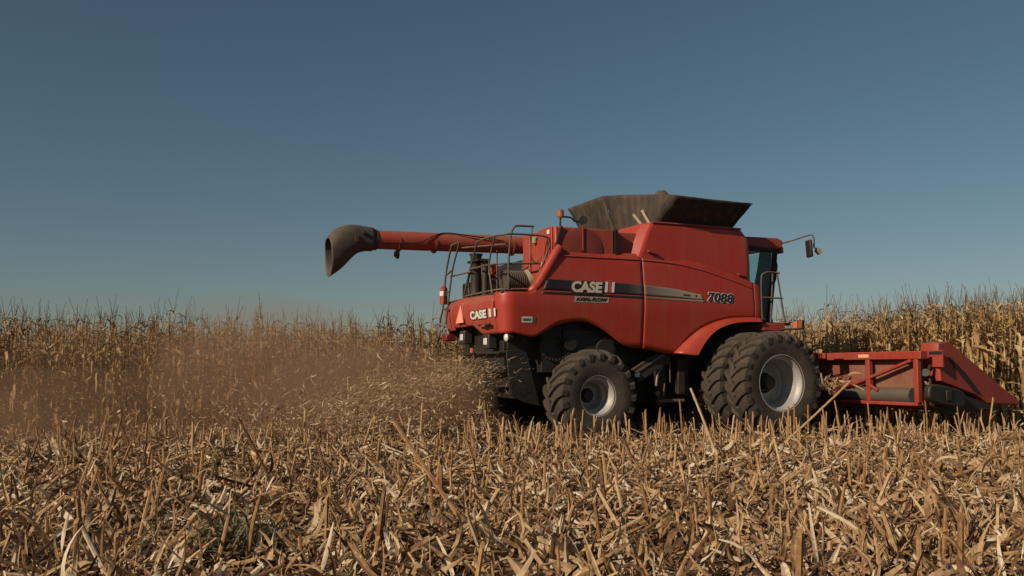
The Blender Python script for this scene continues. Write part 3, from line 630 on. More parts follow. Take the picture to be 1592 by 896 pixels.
# feeder house
b = MB(); b.prism([(3.5, 1.15), (3.5, 1.75), (5.5, 1.45), (5.5, .55)], -.62, .62); b.build('feeder_house', DRED, HV, bevel=.02)
MB().box(5.2, 5.5, -.85, -.62, 1.45, 1.6).build('bracket', RED2, HV, bevel=.01)

BSHEET = worn('dusty_back_sheet', (.22, .025, .016), DUST, .75, .6, 1.4, streak=.2)
# corn head
HD = bpy.data.objects.new('corn_head', None); COL.objects.link(HD); HD.parent = HV
def hpart(b, name, material, **k): return b.build(name, material, HD, **k)
b = MB(); b.box(5.55, 5.72, -3.42, 3.42, 1.44, 1.585); b.box(5.55, 5.68, -3.3, 3.3, .60, .66)
for y in (-3.28, -2.15, -.72, .72, 2.15, 3.28): b.box(5.56, 5.66, y - .05, y + .05, .66, 1.44)
hpart(b, 'frame', HRED, bevel=.012)
for s_ in (-1, 1):
    hpart(MB().beam((5.60, s_ * 3.18, 1.42), (5.60, s_ * 1.0, .72), .05, .09, (1, 0, 0)), 'brace', HRED, bevel=.006)
    hpart(MB().beam((5.585, s_ * 2.1, 1.0), (5.56, s_ * 2.4, .86), .05, .05, (1, 0, 0)), 'strut', HRED, bevel=.006)
b = MB(); b.prism([(5.74, 1.50), (5.78, 1.50), (5.82, .92), (5.95, .62), (5.90, .60), (5.77, .90)], -3.25, 3.25); hpart(b, 'back_sheet', BSHEET, smooth=40)
b = MB(); b.tube([(5.70, -3.1, .78), (5.70, 3.1, .78)], .14, 20); hpart(b, 'auger_trough', STEEL, smooth=50)
b = MB(); b.box(5.535, 5.548, -2.22, -1.96, 1.48, 1.54); b.box(5.535, 5.548, 1.96, 2.22, 1.48, 1.54); hpart(b, 'reflector', mat('pale_orange_reflector', (.85, .38, .20), .35))
def divider(s_):
    """end divider: a tapering snout of bent sheet with a domed rear"""
    A = [(5.93, 1.58), (5.96, 1.74), (6.20, 1.765), (6.28, 1.735), (8.30, .62), (8.25, .58), (7.2, .62), (6.9, .78), (5.98, 1.05)]
    y0, y1 = s_ * 3.45, s_ * 3.05; c = np.mean(np.array(A), 0)
    rings = []
    for t, sc_ in ((0, .97), (.08, .995), (.3, 1.0), (.7, 1.0), (.92, .995), (1, .97)):
        rings.append([(c[0] + (x - c[0]) * sc_, y0 + (y1 - y0) * (t if x < 7 else .5 + (t - .5) * max(.1, (8.35 - x) / 1.35)), c[1] + (z - c[1]) * sc_) for x, z in A])
    b = MB(); b.loft(rings); d = hpart(b, 'end_divider', HRED, smooth=40, bevel=.02)
    yy = s_ * 3.466
    b = MB(); b.prism([(6.18, 1.48), (6.26, 1.46), (6.62, 1.18), (6.98, .80), (6.84, .84), (6.5, 1.14)], min(yy, yy - s_ * .02), max(yy, yy - s_ * .02)); b.build('divider_seam', BLACK, d)
    b = MB(); n = []                                                     # rounded rubber pad
    for a in np.linspace(0, 2 * math.pi, 28, endpoint=False):
        ca, sa = math.cos(a), math.sin(a); px = math.copysign(abs(ca) ** .55, ca) * .46; pz = math.copysign(abs(sa) ** .55, sa) * .175
        ang = R(-10); n.append((6.0 + px * math.cos(ang) - pz * math.sin(ang), .78 + px * math.sin(ang) + pz * math.cos(ang)))
    o2 = MB().prism(n, min(s_ * 3.44, s_ * 3.58), max(s_ * 3.44, s_ * 3.58)).build('rubber_pad', BLACK, d, bevel=.035)
    MB().box(5.95, 6.09, min(s_ * 3.575, s_ * 3.60), max(s_ * 3.575, s_ * 3.60), .70, .88).build('pad_recess', DARK, d, bevel=.01)
    b = MB(); b.prism([(5.9, .98), (7.2, .64), (7.5, .55), (6.2, .45), (5.95, .6)], min(s_ * 3.40, s_ * 3.1), max(s_ * 3.40, s_ * 3.1)); b.build('underside', BLACK, d)
    b = MB(); b.tube([(5.80, s_ * 3.30, 1.16), (5.72, s_ * 3.36, 1.20)], [.06, .075], 14); b.tube([(5.78, s_ * 3.35, 1.15), (5.80, s_ * 3.4, 1.34)], .03, 8); b.tube([(5.78, s_ * 3.4, 1.1), (5.78, s_ * 3.4, .7)], .03, 8); b.build('drive_coupling', BLACK, d, smooth=50)
    b = MB(); b.box(5.905, 5.92, s_ * 3.43 - .13, s_ * 3.43 + .13, 1.34, 1.43); b.build('reflector', mat('peach_reflector', (.85, .45, .28), .35), d)
    b = MB(); b.box(5.90, 5.93, s_ * 3.43 - .16, s_ * 3.43 + .14, 1.30, 1.60); b.build('bracket', HRED, d)
    b = MB(); b.box(5.895, 5.905, s_ * 3.43 - .15, s_ * 3.43 + .13, 1.52, 1.58); b.build('slot', BLACK, d)
divider(-1); divider(1)
for k in range(7):
    y = -2.29 + .763 * k; rings = []
    for x, w, z0, z1 in ((5.95, .30, .55, 1.10), (6.4, .30, .52, 1.05), (7.2, .20, .46, .72), (8.1, .04, .40, .48)):
        rings.append([(x, y - w, z0), (x, y - w * .7, z1 - .08), (x, y, z1), (x, y + w * .7, z1 - .08), (x, y + w, z0)])
    b = MB(); b.loft(rings); hpart(b, 'snout', HRED, smooth=40)

# ------------------------------------------------------------------ plants: generators that return plain arrays
def ribbons(P, D, N_, L, Wd, bend, twist, nseg=4, fold=.0, taper=.7, pw=1.):
    """bent, twisted strips: start P, direction D, normal N_, length L, width Wd -> vertices, quads, strip index per vertex"""
    n = len(P); t = np.linspace(0, 1, nseg + 1)[None, :, None]
    D = D / np.linalg.norm(D, axis=1, keepdims=True); N_ = N_ - D * (D * N_).sum(1, keepdims=True); N_ = N_ / (np.linalg.norm(N_, axis=1, keepdims=True) + 1e-9)
    Lt = np.cross(D, N_)
    b = np.where(np.abs(bend) < .05, .05, bend)[:, None, None]; L_ = L[:, None, None]
    C = P[:, None] + L_ * (np.sin(b * t) / b * D[:, None] + (1 - np.cos(b * t)) / b * N_[:, None])
    nn = np.cos(b * t) * N_[:, None] - np.sin(b * t) * D[:, None]
    tw = twist[:, None, None] * t
    l = np.cos(tw) * Lt[:, None] + np.sin(tw) * nn; m_ = np.cos(tw) * nn - np.sin(tw) * Lt[:, None]
    w = Wd[:, None, None] * (.35 + .65 * np.minimum(1, t * 4)) * (1 - taper * t ** (2 * pw)) * .5
    if fold:
        V = np.stack([C - l * w, C + m_ * w * fold, C + l * w], 2); k = 3
    else:
        V = np.stack([C - l * w, C + l * w], 2); k = 2
    V = V.reshape(-1, 3); F = []
    base = (np.arange(n) * (nseg + 1) * k)[:, None]
    for s_ in range(nseg):
        for j in range(k - 1):
            o = s_ * k + j; F.append(np.concatenate([base + o, base + o + 1, base + o + k + 1, base + o + k], 1))
    return V, np.concatenate(F), np.repeat(np.arange(n), (nseg + 1) * k)
def stalks(P, D, L, r, bend, nseg=3, ns=6, knot=.12, hollow=True):
    """tapering bent stems with thicker joints"""
    n = len(P); D = D / np.linalg.norm(D, axis=1, keepdims=True)
    A = np.cross(D, np.array([[.31, .87, .22]])); A /= np.linalg.norm(A, axis=1, keepdims=True); B = np.cross(D, A)
    ts = []; rs = []
    for s_ in range(nseg):
        ts += [s_ / nseg + .001, s_ / nseg + .05, (s_ + .9) / nseg]; rs += [1 + knot, 1., .96]
    ts.append(1.); rs.append(1.); ts = np.array(ts); rs = np.array(rs); m_ = len(ts)
    b = np.where(np.abs(bend) < .03, .03, bend)[:, None]; t = ts[None]
    C = P[:, None] + L[:, None, None] * ((np.sin(b * t) / b)[..., None] * D[:, None] + ((1 - np.cos(b * t)) / b)[..., None] * A[:, None])
    a = np.linspace(0, 2 * np.pi, ns, endpoint=False)
    ring = np.cos(a)[None, None, :, None] * A[:, None, None] + np.sin(a)[None, None, :, None] * B[:, None, None]
    rad = (r[:, None] * rs[None] * (1 - .12 * t))[..., None, None]
    V = C[:, :, None] + ring * rad
    # slanting cut at the top
    V[:, -1] += D[:, None] * (np.cos(a)[None, :, None] * r[:, None, None] * rng.uniform(-1.6, 1.6, (n, 1, 1)))
    V = V.reshape(-1, 3); base = (np.arange(n) * m_ * ns)[:, None]; F = []
    for s_ in range(m_ - 1):
        for j in range(ns):
            j2 = (j + 1) % ns; F.append(np.concatenate([base + s_ * ns + j, base + s_ * ns + j2, base + (s_ + 1) * ns + j2, base + (s_ + 1) * ns + j], 1))
    tops = base + (m_ - 1) * ns
    F = np.concatenate(F)
    caps = np.concatenate([np.concatenate([tops + j for j in (0, 1, 2, 3)], 1), np.concatenate([tops + j for j in (0, 3, 4, 5)], 1)]) if ns == 6 else np.zeros((0, 4), int)
    return V, np.concatenate([F, caps]), np.repeat(np.arange(n), m_ * ns)
class Acc:
    def __init__(s): s.V = []; s.F = []; s.T = []; s.n = 0
    def add(s, V, F, T): s.V.append(V); s.F.append(F + s.n); s.T.append(np.broadcast_to(T, (len(V),))); s.n += len(V)
    def arrays(s): return np.concatenate(s.V), np.concatenate(s.F), np.concatenate(s.T)
def unit(n):
    v = rng.normal(size=(n, 3)); return v / np.linalg.norm(v, axis=1, keepdims=True)
def c2(az, el): return np.stack([np.cos(az) * np.cos(el), np.sin(az) * np.cos(el), np.sin(el)], -1)

# ------------------------------------------------------------------ standing corn
def corn_variant():
    """arrays of stalk, foliage, ear and tassel of one dry plant, about 2.4 m tall"""
    H = rng.uniform(2.02, 2.30); lean = rng.uniform(0, .07); laz = rng.uniform(0, 6.28)
    D = np.array([[math.cos(laz) * lean, math.sin(laz) * lean, 1.]]); st = stalks(np.zeros((1, 3)), D, np.array([H]), np.array([.0135]), np.array([rng.uniform(-.14, .14)]), 7, 5, .25)
    stem = (st[0], st[1], np.full(len(st[0]), rng.uniform(.3, .8)))
    fol = Acc(); n = 23; hs = np.linspace(.22, H + .02, n) ** 1.0 + rng.normal(0, .03, n); az0 = rng.uniform(0, 6.28)
    for i, h in enumerate(hs):
        az = az0 + i * math.pi + rng.normal(0, .5); e0 = rng.uniform(.5, 1.25); kind = rng.random()
        L = rng.uniform(.40, .74) * (1 - .30 * abs(h / H - .5)); up_ = h > .80 * H; L = rng.uniform(.16, .40) if up_ else L; e0 = rng.uniform(.9, 1.4) if up_ else e0; base = D[0] / np.linalg.norm(D[0]) * h
        # leaf: short rise, then a droop that hangs down the stem
        seg = 8; p = base.copy(); e = e0; pts = [p.copy()]; a = az
        for k in range(seg):
            e -= rng.uniform(.25, .62) * (1.35 if kind < .85 else .45) * (.55 if up_ else 1); e = max(e, -1.50); a += rng.normal(0, .22)
            p = p + c2(np.array(a), np.array(e)) * L / seg; pts.append(p.copy())
        pts = np.array(pts); V = []; tw = rng.uniform(-1.6, 1.6); w0 = rng.uniform(.048, .085) * (.6 if up_ else 1); wv = rng.uniform(.6, 1.2)
        for k, q in enumerate(pts):
            t = k / seg; d = pts[min(k + 1, seg)] - pts[max(k - 1, 0)]; d /= np.linalg.norm(d) + 1e-9
            l = np.cross(d, (0, 0, 1.)); l = l / (np.linalg.norm(l) + 1e-6); u = np.cross(l, d); ang = tw * t + .5 * math.sin(k * wv * 2)
            l2 = math.cos(ang) * l + math.sin(ang) * u; u2 = math.cos(ang) * u - math.sin(ang) * l
            w = w0 * min(1., .55 + t * 2.5) * (1 - .85 * t ** 2.2) * .5
            V += [q - l2 * w + u2 * w * .5, q, q + l2 * w + u2 * w * .5]
        F = []
        for k in range(seg):
            for j in (0, 1): o = k * 3 + j; F.append((o, o + 1, o + 4, o + 3))
        fol.add(np.array(V), np.array(F), np.clip(rng.normal(.5, .22), .05, .98))
    # sheaths that wrap the stem loosely
    m_ = 7; hh = rng.uniform(.2, H * .9, m_); V, F, I = ribbons(np.stack([hh * 0, hh * 0, hh], 1) + unit(m_) * .012, np.tile(D, (m_, 1)) + unit(m_) * .12, unit(m_), rng.uniform(.12, .25, m_), rng.uniform(.03, .05, m_), rng.uniform(-.5, .5, m_), rng.uniform(-.6, .6, m_), 3, .6)
    fol.add(V, F, .55)
    # ear hanging in its husk
    ea = Acc(); az = rng.uniform(0, 6.28); h = rng.uniform(.85, 1.2); el = rng.choice([-1.2, -.9, .6, -1.3]); d = c2(np.array(az), np.array(el)); p = np.array([0, 0, h]) + np.array([math.cos(az), math.sin(az), 0]) * .035
    prof = [(0, .010), (.02, .022), (.08, .030), (.15, .026), (.21, .012), (.23, .003)]; u = np.cross(d, (0, 0, 1.)); u /= np.linalg.norm(u); w = np.cross(d, u); V = []; F = []
    for k, (s_, r_) in enumerate(prof):
        for j in range(7): aa = j * 2 * math.pi / 7; V.append(p + d * s_ + r_ * (math.cos(aa) * u + math.sin(aa) * w))
    for k in range(len(prof) - 1):
        for j in range(7): F.append((k * 7 + j, k * 7 + (j + 1) % 7, (k + 1) * 7 + (j + 1) % 7, (k + 1) * 7 + j))
    ea.add(np.array(V), np.array(F), rng.uniform(.3, .8))
    V, F, I = ribbons(np.tile(p, (4, 1)), np.tile(d, (4, 1)) + unit(4) * .5, unit(4), rng.uniform(.12, .24, 4), rng.uniform(.03, .05, 4), rng.uniform(-1, 1, 4), rng.uniform(-1, 1, 4), 3, .4); ea.add(V, F, .6)
    # tassel
    ta = Acc(); top = D[0] / np.linalg.norm(D[0]) * H; k = int(rng.integers(1, 5)); dd = np.tile(D, (k, 1)) + np.concatenate([rng.normal(0, .30, (k, 2)), np.zeros((k, 1))], 1); dd[0] = D[0]
    V, F, I = stalks(np.tile(top, (k, 1)), dd, rng.uniform(.16, .36, k) * np.where(np.arange(k) == 0, 1.6, 1.), np.full(k, .0040), rng.uniform(-.7, .7, k), 1, 4, 0); ta.add(V, F, rng.uniform(.2, .7))
    return stem, fol.arrays(), ea.arrays(), ta.arrays()
CV = [corn_variant() for _ in range(14)]
CMATS = (CORNSTEM, CORNLEAF, HUSKM, TASSELM); CN = ('stem', 'foliage', 'ear', 'tassel')
CMS = [[[mk_mesh(CN[k], v[k][0], v[k][1], CMATS[k], v[k][2] + dt, 60) for k in range(4)] for v in CV] for dt in (-.18, .14)]  # tint shifts put light into the leaves: dimmed rows behind, brightened rows ahead
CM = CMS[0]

spots = []            # machine-frame x, y, height scale
def rows(xa, xb, y0, nrow, sc):
    for r_ in range(nrow):
        x = xa
        while x < xb:
            x += rng.uniform(.13, .24)
            if rng.random() < .05: continue
            spots.append((x, y0 + .762 * r_ + rng.normal(0, .035), sc * rng.normal(1., .045)))
rows(-14.5, 6.0, 3.43, 9, .965)                   # behind and beside the machine, on its far side
rows(6.0, 24.0, 3.43, 9, 1.10)
rows(7.55, 24.0, -2.67, 8, 1.13); rows(7.65, 16.0, -2.60, 4, 1.08); rows(7.6, 14.0, -2.72, 6, 1.02)                  # ahead of the corn head
spots = np.array(spots); P3 = m2w(np.concatenate([spots[:, :2], np.zeros((len(spots), 1))], 1))
sx_ = 796 + FPX * P3[:, 0] / P3[:, 1]; keep = (sx_ > -260) & (sx_ < 1860); spots, P3, sx_ = spots[keep], P3[keep], sx_[keep]
dist = P3[:, 1]
ahead = spots[:, 1] < 3.2
hid = (sx_ > 690) & (sx_ < 1205)                   # behind the machine
inview = (sx_ > 4) & (sx_ < 1588) & ~hid
# nearest plants first, counted from the field's edge on each side
depth_in = np.where(ahead, np.minimum(spots[:, 1] + 2.67, (spots[:, 0] - 7.55) * .9), spots[:, 1] - 3.43)
score = np.where(inview, depth_in + .02 * dist, 1e3 + dist); score[(~ahead) & (sx_ > 1205)] += 50
order = np.argsort(score); solo = order[:300]; rest = order[300:]
rot = rng.uniform(0, 6.28, len(spots)); var = rng.integers(0, len(CM), len(spots))
for i in solo:
    e = bpy.data.objects.new('corn_plant', None); COL.objects.link(e); e.location = P3[i]; e.rotation_euler = (rng.normal(0, .025), rng.normal(0, .025), rot[i]); s_ = spots[i, 2]; e.scale = (s_, s_, s_)
    if ahead[i]: tag(e, 'tall dry corn plant in the sunlit standing rows ahead of the red corn head', 'corn plant', 'corn plants ahead of the corn head')
    else: tag(e, 'dry corn plant at the edge of the dusty standing rows behind the combine', 'corn plant', 'corn plants in the rows behind the combine')
    for k in range(4):
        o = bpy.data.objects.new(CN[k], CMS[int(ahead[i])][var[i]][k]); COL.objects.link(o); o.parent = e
crop = bpy.data.objects.new('standing_corn', None)
acc = [Acc() for _ in range(4)]
for i in rest:
    c_, s_ = math.cos(rot[i]), math.sin(rot[i]); sc = spots[i, 2]; M_ = np.array([[c_, -s_, 0], [s_, c_, 0], [0, 0, 1]]) * sc; tt = rng.uniform(-.12, .12) + .125 + (.14 if P3[i, 0] > 3 else -.18)  # random tint, plus painted dimming on the left and brightening on the right
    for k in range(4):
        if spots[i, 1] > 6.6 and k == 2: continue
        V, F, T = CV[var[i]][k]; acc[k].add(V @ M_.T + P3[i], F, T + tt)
vs = []; fs = []; ts = []; mi = []; n0 = 0
for k in range(4):
    V, F, T = acc[k].arrays(); vs.append(V); fs.append(F + n0); ts.append(T); mi.append(np.full(len(F), k)); n0 += len(V)
me = mk_mesh('standing_corn', np.concatenate(vs), np.concatenate(fs), CMATS[0], np.concatenate(ts))
for k in (1, 2, 3): me.materials.append(CMATS[k])
me.polygons.foreach_set('material_index', np.concatenate(mi).astype(np.int32)); me.shade_smooth()
tag(link('standing_corn', me), 'mass of dry standing corn filling the field behind its front rows', 'corn crop', kind='stuff')

# ------------------------------------------------------------------ stubble
def cut(n_, lo, hi): return rng.uniform(lo, hi, n_)
def stub_variant():
    """one cut stem with its torn sheath"""
    a = Acc(); L = rng.uniform(.14, .40) if rng.random() < .82 else rng.uniform(.40, .56); tl = rng.normal(0, .13, 2); _ = rng.normal(0, .10, 2); D = np.array([[tl[0], tl[1], 1.]]); r0 = rng.uniform(.0105, .0175)
    V, F, I = stalks(np.zeros((1, 3)), D, np.array([L]), np.array([r0]), np.array([rng.normal(0, .15)]), int(rng.integers(2, 4)), 6, .22); a.add(V, F, rng.uniform(.2, .8))
    k = int(rng.integers(1, 4)); h = rng.uniform(.02, L * .6, k)[:, None]; V, F, I = ribbons(D / np.linalg.norm(D) * h + unit(k) * .012, np.tile(D, (k, 1)) + unit(k) * .16, unit(k), rng.uniform(.10, .24, k), rng.uniform(.014, .030, k), rng.uniform(-1.4, 1.4, k), rng.uniform(-1.5, 1.5, k), 5, .7, .8)
    b_ = Acc(); b_.add(V, F, rng.uniform(.3, .9))
    return a.arrays(), b_.arrays()
SV = [stub_variant() for _ in range(26)]
SM = [[mk_mesh('stalk', a[0], a[1], STUBM, a[2], 50), mk_mesh('leaf_sheath', b_[0], b_[1], LITTER, b_[2], 60)] for a, b_ in SV]
sp = []
for r_ in range(40):
    y = 2.67 - .762 * r_
    x = -16.
    while x < 16:
        x += rng.uniform(.14, .30)
        if rng.random() < .30: continue
        if x > 7.2 and y > -3.0: continue
        sp.append((x + rng.normal(0, .03), y + rng.normal(0, .05), 0))
for _ in range(150): sp.append((rng.uniform(-3.5, 8.5), rng.uniform(-4.6, -2.75), 0))
sp = np.array(sp); Q3 = m2w(sp); Q3 = Q3[(Q3[:, 1] > 3.6) & (np.abs(Q3[:, 0]) < .62 * Q3[:, 1] + 1.5) & (Q3[:, 1] < 30)]
px = 796 + FPX * Q3[:, 0] / Q3[:, 1]; py = YH + FPX * HC / Q3[:, 1]
near = Q3[:, 1] + np.where((px > 0) & (px < 1592) & (Q3[:, 1] > 4.6), 0, 100)
od = np.argsort(near); soloS = od[:292]; restS = od[292:]
for i in soloS:
    v = SM[rng.integers(0, len(SM))]; s_ = rng.uniform(.85, 1.15)
    o = bpy.data.objects.new('corn_stub', v[0]); COL.objects.link(o); o.location = Q3[i]; o.rotation_euler = (rng.normal(0, .09), rng.normal(0, .09), rng.uniform(0, 6.28)); o.scale = (s_, s_, s_ * rng.uniform(.8, 1.15))
    tag(o, 'cut dry corn stalk standing as a stub in the near stubble', 'corn stub', 'corn stubs in the near stubble')
    o2 = bpy.data.objects.new('leaf_sheath', v[1]); COL.objects.link(o2); o2.parent = o
aS, aL = Acc(), Acc()
for i in restS:
    a, b_ = SV[rng.integers(0, len(SV))]; th = rng.uniform(0, 6.28); c_, s_ = math.cos(th), math.sin(th); sc = rng.uniform(.8, 1.15); tx, ty = rng.normal(0, .10, 2)
    M_ = np.array([[c_, -s_, tx], [s_, c_, ty], [0, 0, 1]]) * sc; tt = rng.uniform(-.12, .12)
    q_ = -(Q3[i, 0] - P0[0]) * ST + (Q3[i, 1] - P0[1]) * CT
    if -7.5 < q_ < -1.9: M_[2] *= 1.28 if q_ > -4.6 else 1.1
    aS.add(a[0] @ M_.T + Q3[i], a[1], a[2] + tt + .125); aL.add(b_[0] @ M_.T + Q3[i], b_[1], b_[2] + tt)
V1, F1, T1 = aS.arrays(); V2, F2, T2 = aL.arrays()
me = mk_mesh('corn_stubble', np.concatenate([V1, V2]), np.concatenate([F1, F2 + len(V1)]), STUBM, np.concatenate([T1, T2])); me.materials.append(LITTER)
me.polygons.foreach_set('material_index', np.concatenate([np.zeros(len(F1)), np.ones(len(F2))]).astype(np.int32)); me.shade_smooth(); me.set_sharp_from_angle(angle=R(50))
tag(link('corn_stubble', me), 'rows of cut corn stubble stretching away to the combine', 'stubble', kind='stuff')

# ------------------------------------------------------------------ residue lying between the stubs
def scatter(n, near_pow=1.0, y0=4.3, y1=21.):
    u = rng.random(n); y = y0 * (y1 / y0) ** (u ** near_pow); x = rng.uniform(-1, 1, n) * (.60 * y + 1.0)
    p = np.stack([x, y, np.zeros(n)], 1)
    mx_ = (p[:, 0] - P0[0]) * CT + (p[:, 1] - P0[1]) * ST; my_ = -(p[:, 0] - P0[0]) * ST + (p[:, 1] - P0[1]) * CT
    a_, b_ = p[:, 0], p[:, 1]
    cl = np.sin(a_ * 5.1 + 1.3 * np.sin(b_ * 3.7)) + np.sin(b_ * 4.3 + 1.7 * np.sin(a_ * 2.9 + 1)) + .8 * np.sin(a_ * 9.7 - b_ * 8.1) + .6 * np.sin(a_ * 2.1 + b_ * 1.3)
    return p[(my_ < 3.2) & ~((mx_ > 7.4) & (my_ > -2.9)) & (cl > rng.uniform(-2.2, 1.3, n))]
RA = Acc()
def lay(n, Lr, Wr, zmax, el_sd, bendr, twr, nseg, fold, tint, tsd, near_pow=1., taper=.7):
    p = scatter(n, near_pow); k = len(p); p[:, 2] = rng.random(k) ** 1.6 * zmax
    d = c2(rng.uniform(0, 6.28, k), rng.normal(.10, el_sd, k)); nn = unit(k) * .8 + np.array([0, 0, .7])
    V, F, I = ribbons(p, d, nn, rng.uniform(*Lr, k), rng.uniform(*Wr, k), rng.normal(0, bendr, k), rng.normal(0, twr, k), nseg, fold, taper)
    V[:, 2] = np.maximum(V[:, 2], .004); RA.add(V, F, np.clip(rng.normal(tint, tsd, k), 0.02, .98)[I])
lay(19000, (.14, .45), (.018, .044), .17, .38, 1.4, 1.6, 5, .5, .46, .25)         # leaves
lay(7500, (.12, .30), (.036, .085), .17, .45, 1.8, 1.2, 6, .7, .74, .2)            # husks
lay(36000, (.04, .18), (.004, .016), .17, .5, .9, .9, 3, 0, .58, .28)             # shreds
lay(13000, (.08, .28), (.008, .028), .27, .9, 1.2, 1.2, 4, .4, .55, .26)            # bits caught upright
lay(1500, (.20, .48), (.024, .055), .18, .45, 1.3, 1.8, 8, .7, .55, .26, 2.6)       # long curled leaves close by
p = scatter(6500); k = len(p); p[:, 2] = rng.random(k) * .10 + .012
V, F, I = stalks(p, c2(rng.uniform(0, 6.28, k), rng.normal(.05, .22, k)), rng.uniform(.12, .60, k), rng.uniform(.009, .018, k), rng.normal(0, .2, k), 2, 6, .2)
V[:, 2] = np.maximum(V[:, 2], .004); RA.add(V, F, np.clip(rng.normal(.5, .22, k), 0.02, .98)[I])
V, F, T = RA.arrays(); me = mk_mesh('crop_residue', V, F, LITTER, T); me.shade_smooth(); me.set_sharp_from_angle(angle=R(50))
tag(link('crop_residue', me), 'tangled litter of dry leaves, husks and stalk pieces covering the ground', 'crop residue', kind='stuff')

# ------------------------------------------------------------------ single fallen and leaning pieces in the foreground
def at(px_, py_, z=0.):
    """ground position of a spot in the photograph"""
    d = FPX * (HC - z) / (py_ - YH); return np.array([(px_ - 796) / FPX * d, d, z])
def fallen(name, a, b, r, tint, label, bend=.06, leaf=0):
    a, b = np.array(a, float), np.array(b, float); d = b - a; L = np.linalg.norm(d)
    V, F, I = stalks(np.zeros((1, 3)), d[None], np.array([L]), np.array([r]), np.array([bend]), max(2, int(L / .17)), 6, .22)
    o = link(name, mk_mesh(name, V, F, STUBM, np.full(len(V), tint), 50)); o.location = a; tag(o, label, 'corn stalk')
    if leaf:
        V, F, I = ribbons(np.outer(np.linspace(.2, .8, leaf), d), np.tile(d / L, (leaf, 1)) + unit(leaf) * .5, unit(leaf), rng.uniform(.2, .4, leaf), rng.uniform(.025, .045, leaf), rng.uniform(-1, 1, leaf), rng.uniform(-1, 1, leaf), 5, .6)
        link('dry_leaf', mk_mesh('dry_leaf', V, F, LITTER, np.full(len(V), .6), 60), o)
def lean(p0, p1, r, tint, label, bend=.06, leaf=0, dd=0., z=0.):
    """a stalk rooted (or resting at height z) where p0 shows it, its tip dd metres further off"""
    a = at(*p0, z); d = a[1] + dd; b_ = np.array([(p1[0] - 796) / FPX * d, d, HC - (p1[1] - YH) / FPX * d]); fallen('fallen_stalk', a, b_, r, tint, label, bend, leaf)
lean((163, 740), (108, 673), .017, .05, 'dark leaning corn stalk pointing up left beside the dusty rows', .1)
lean((216, 708), (191, 652), .018, .15, 'short dark leaning stalk with a pale broken tip under the dusty corn')
lean((436, 762), (378, 650), .016, .12, 'thin dark stalk leaning left above the stubble in front of the chaff cloud', .05)
lean((763, 860), (607, 662), .017, .35, 'long tan stalk leaning slantwise across the middle of the foreground', -.10, 2, .5)
lean((1193, 706), (1322, 595), .017, .75, 'pale straight stalk slanting up in front of the big drive wheels', .04, 0, .3)
lean((1112, 712), (1075, 602), .019, .8, 'tall pale stalk leaning left in front of the space between the wheels')
lean((812, 712), (900, 719), .022, .45, 'thick orange tan stalk lying flat across the stubble below the rear wheel', .05, 2, .1, .12)
lean((690, 733), (760, 729), .021, .7, 'pale broad stalk lying level with a split end in the middle stubble', .1, 2, .1, .10)
lean((38, 836), (127, 786), .018, .4, 'reddish bent stalk lying on litter near the lower left corner', .5, 1, .2, .03)
lean((1540, 876), (1471, 800), .016, .55, 'tan stalk lying slantwise in the litter near the lower right corner', .2, 2, .3, .02)
# a few broad husks that stand out
def husk(c, size, az, tint, label):
    a = Acc(); k = 5; d = np.tile(c2(np.array(az), np.array(.15)), (k, 1)) + unit(k) * .3
    V, F, I = ribbons(np.zeros((k, 3)) + np.array([0, 0, .04]), d, np.array([[0, 0, 1.]]) + unit(k) * .5, rng.uniform(.7, 1., k) * size, rng.uniform(.28, .4, k) * size, rng.uniform(.2, .9, k), rng.normal(0, .4, k), 6, .6, .8); a.add(V, F, np.clip(tint + rng.normal(0, .08, k), 0, 1)[I])
    V, F, T = a.arrays(); o = link('corn_husk', mk_mesh('corn_husk', V, F, LITTER, T, 60)); o.location = c; tag(o, label, 'corn husk')
husk(at(625, 815, .10), .26, math.pi * .95, .62, 'fanned tan husk lying on the litter left of the long fallen stalk')
husk(at(760, 850, .06), .22, .3, .85, 'pale crumpled husk beside the lower end of the long fallen stalk')
husk(at(1530, 735, .12), .24, 2.0, .66, 'broad upright tan husk among stubs below the tip of the corn head')
husk(at(310, 770, .10), .22, .2, .9, 'whitish split husk in the stubble below the left rows')
husk(at(1570, 830, .08), .30, 3.3, .6, 'wide curled husk at the right edge of the foreground')
def heap(c, n, size, label):
    P = rng.normal(0, 1, (n, 3)) * np.array([.12, .30, .10]) * size; P[:, 2] = np.abs(P[:, 2])
    V, F, I = ribbons(P, unit(n) + np.array([0, 0, -.2]), unit(n), rng.uniform(.15, .4, n), rng.uniform(.02, .05, n), rng.normal(0, 1.2, n), rng.normal(0, 1, n), 5, .5)
    o = link('husk_heap', mk_mesh('husk_heap', V, F, LITTER, np.clip(rng.normal(.6, .2, n), 0, 1)[I], 60)); o.location = m2w(np.array(c, float)); o.rotation_euler = (0, 0, TH); tag(o, label, 'husk heap')
heap((5.50, -1.05, .90), 110, 1.0, 'tangle of dry husks and leaves caught on the back of the corn head')
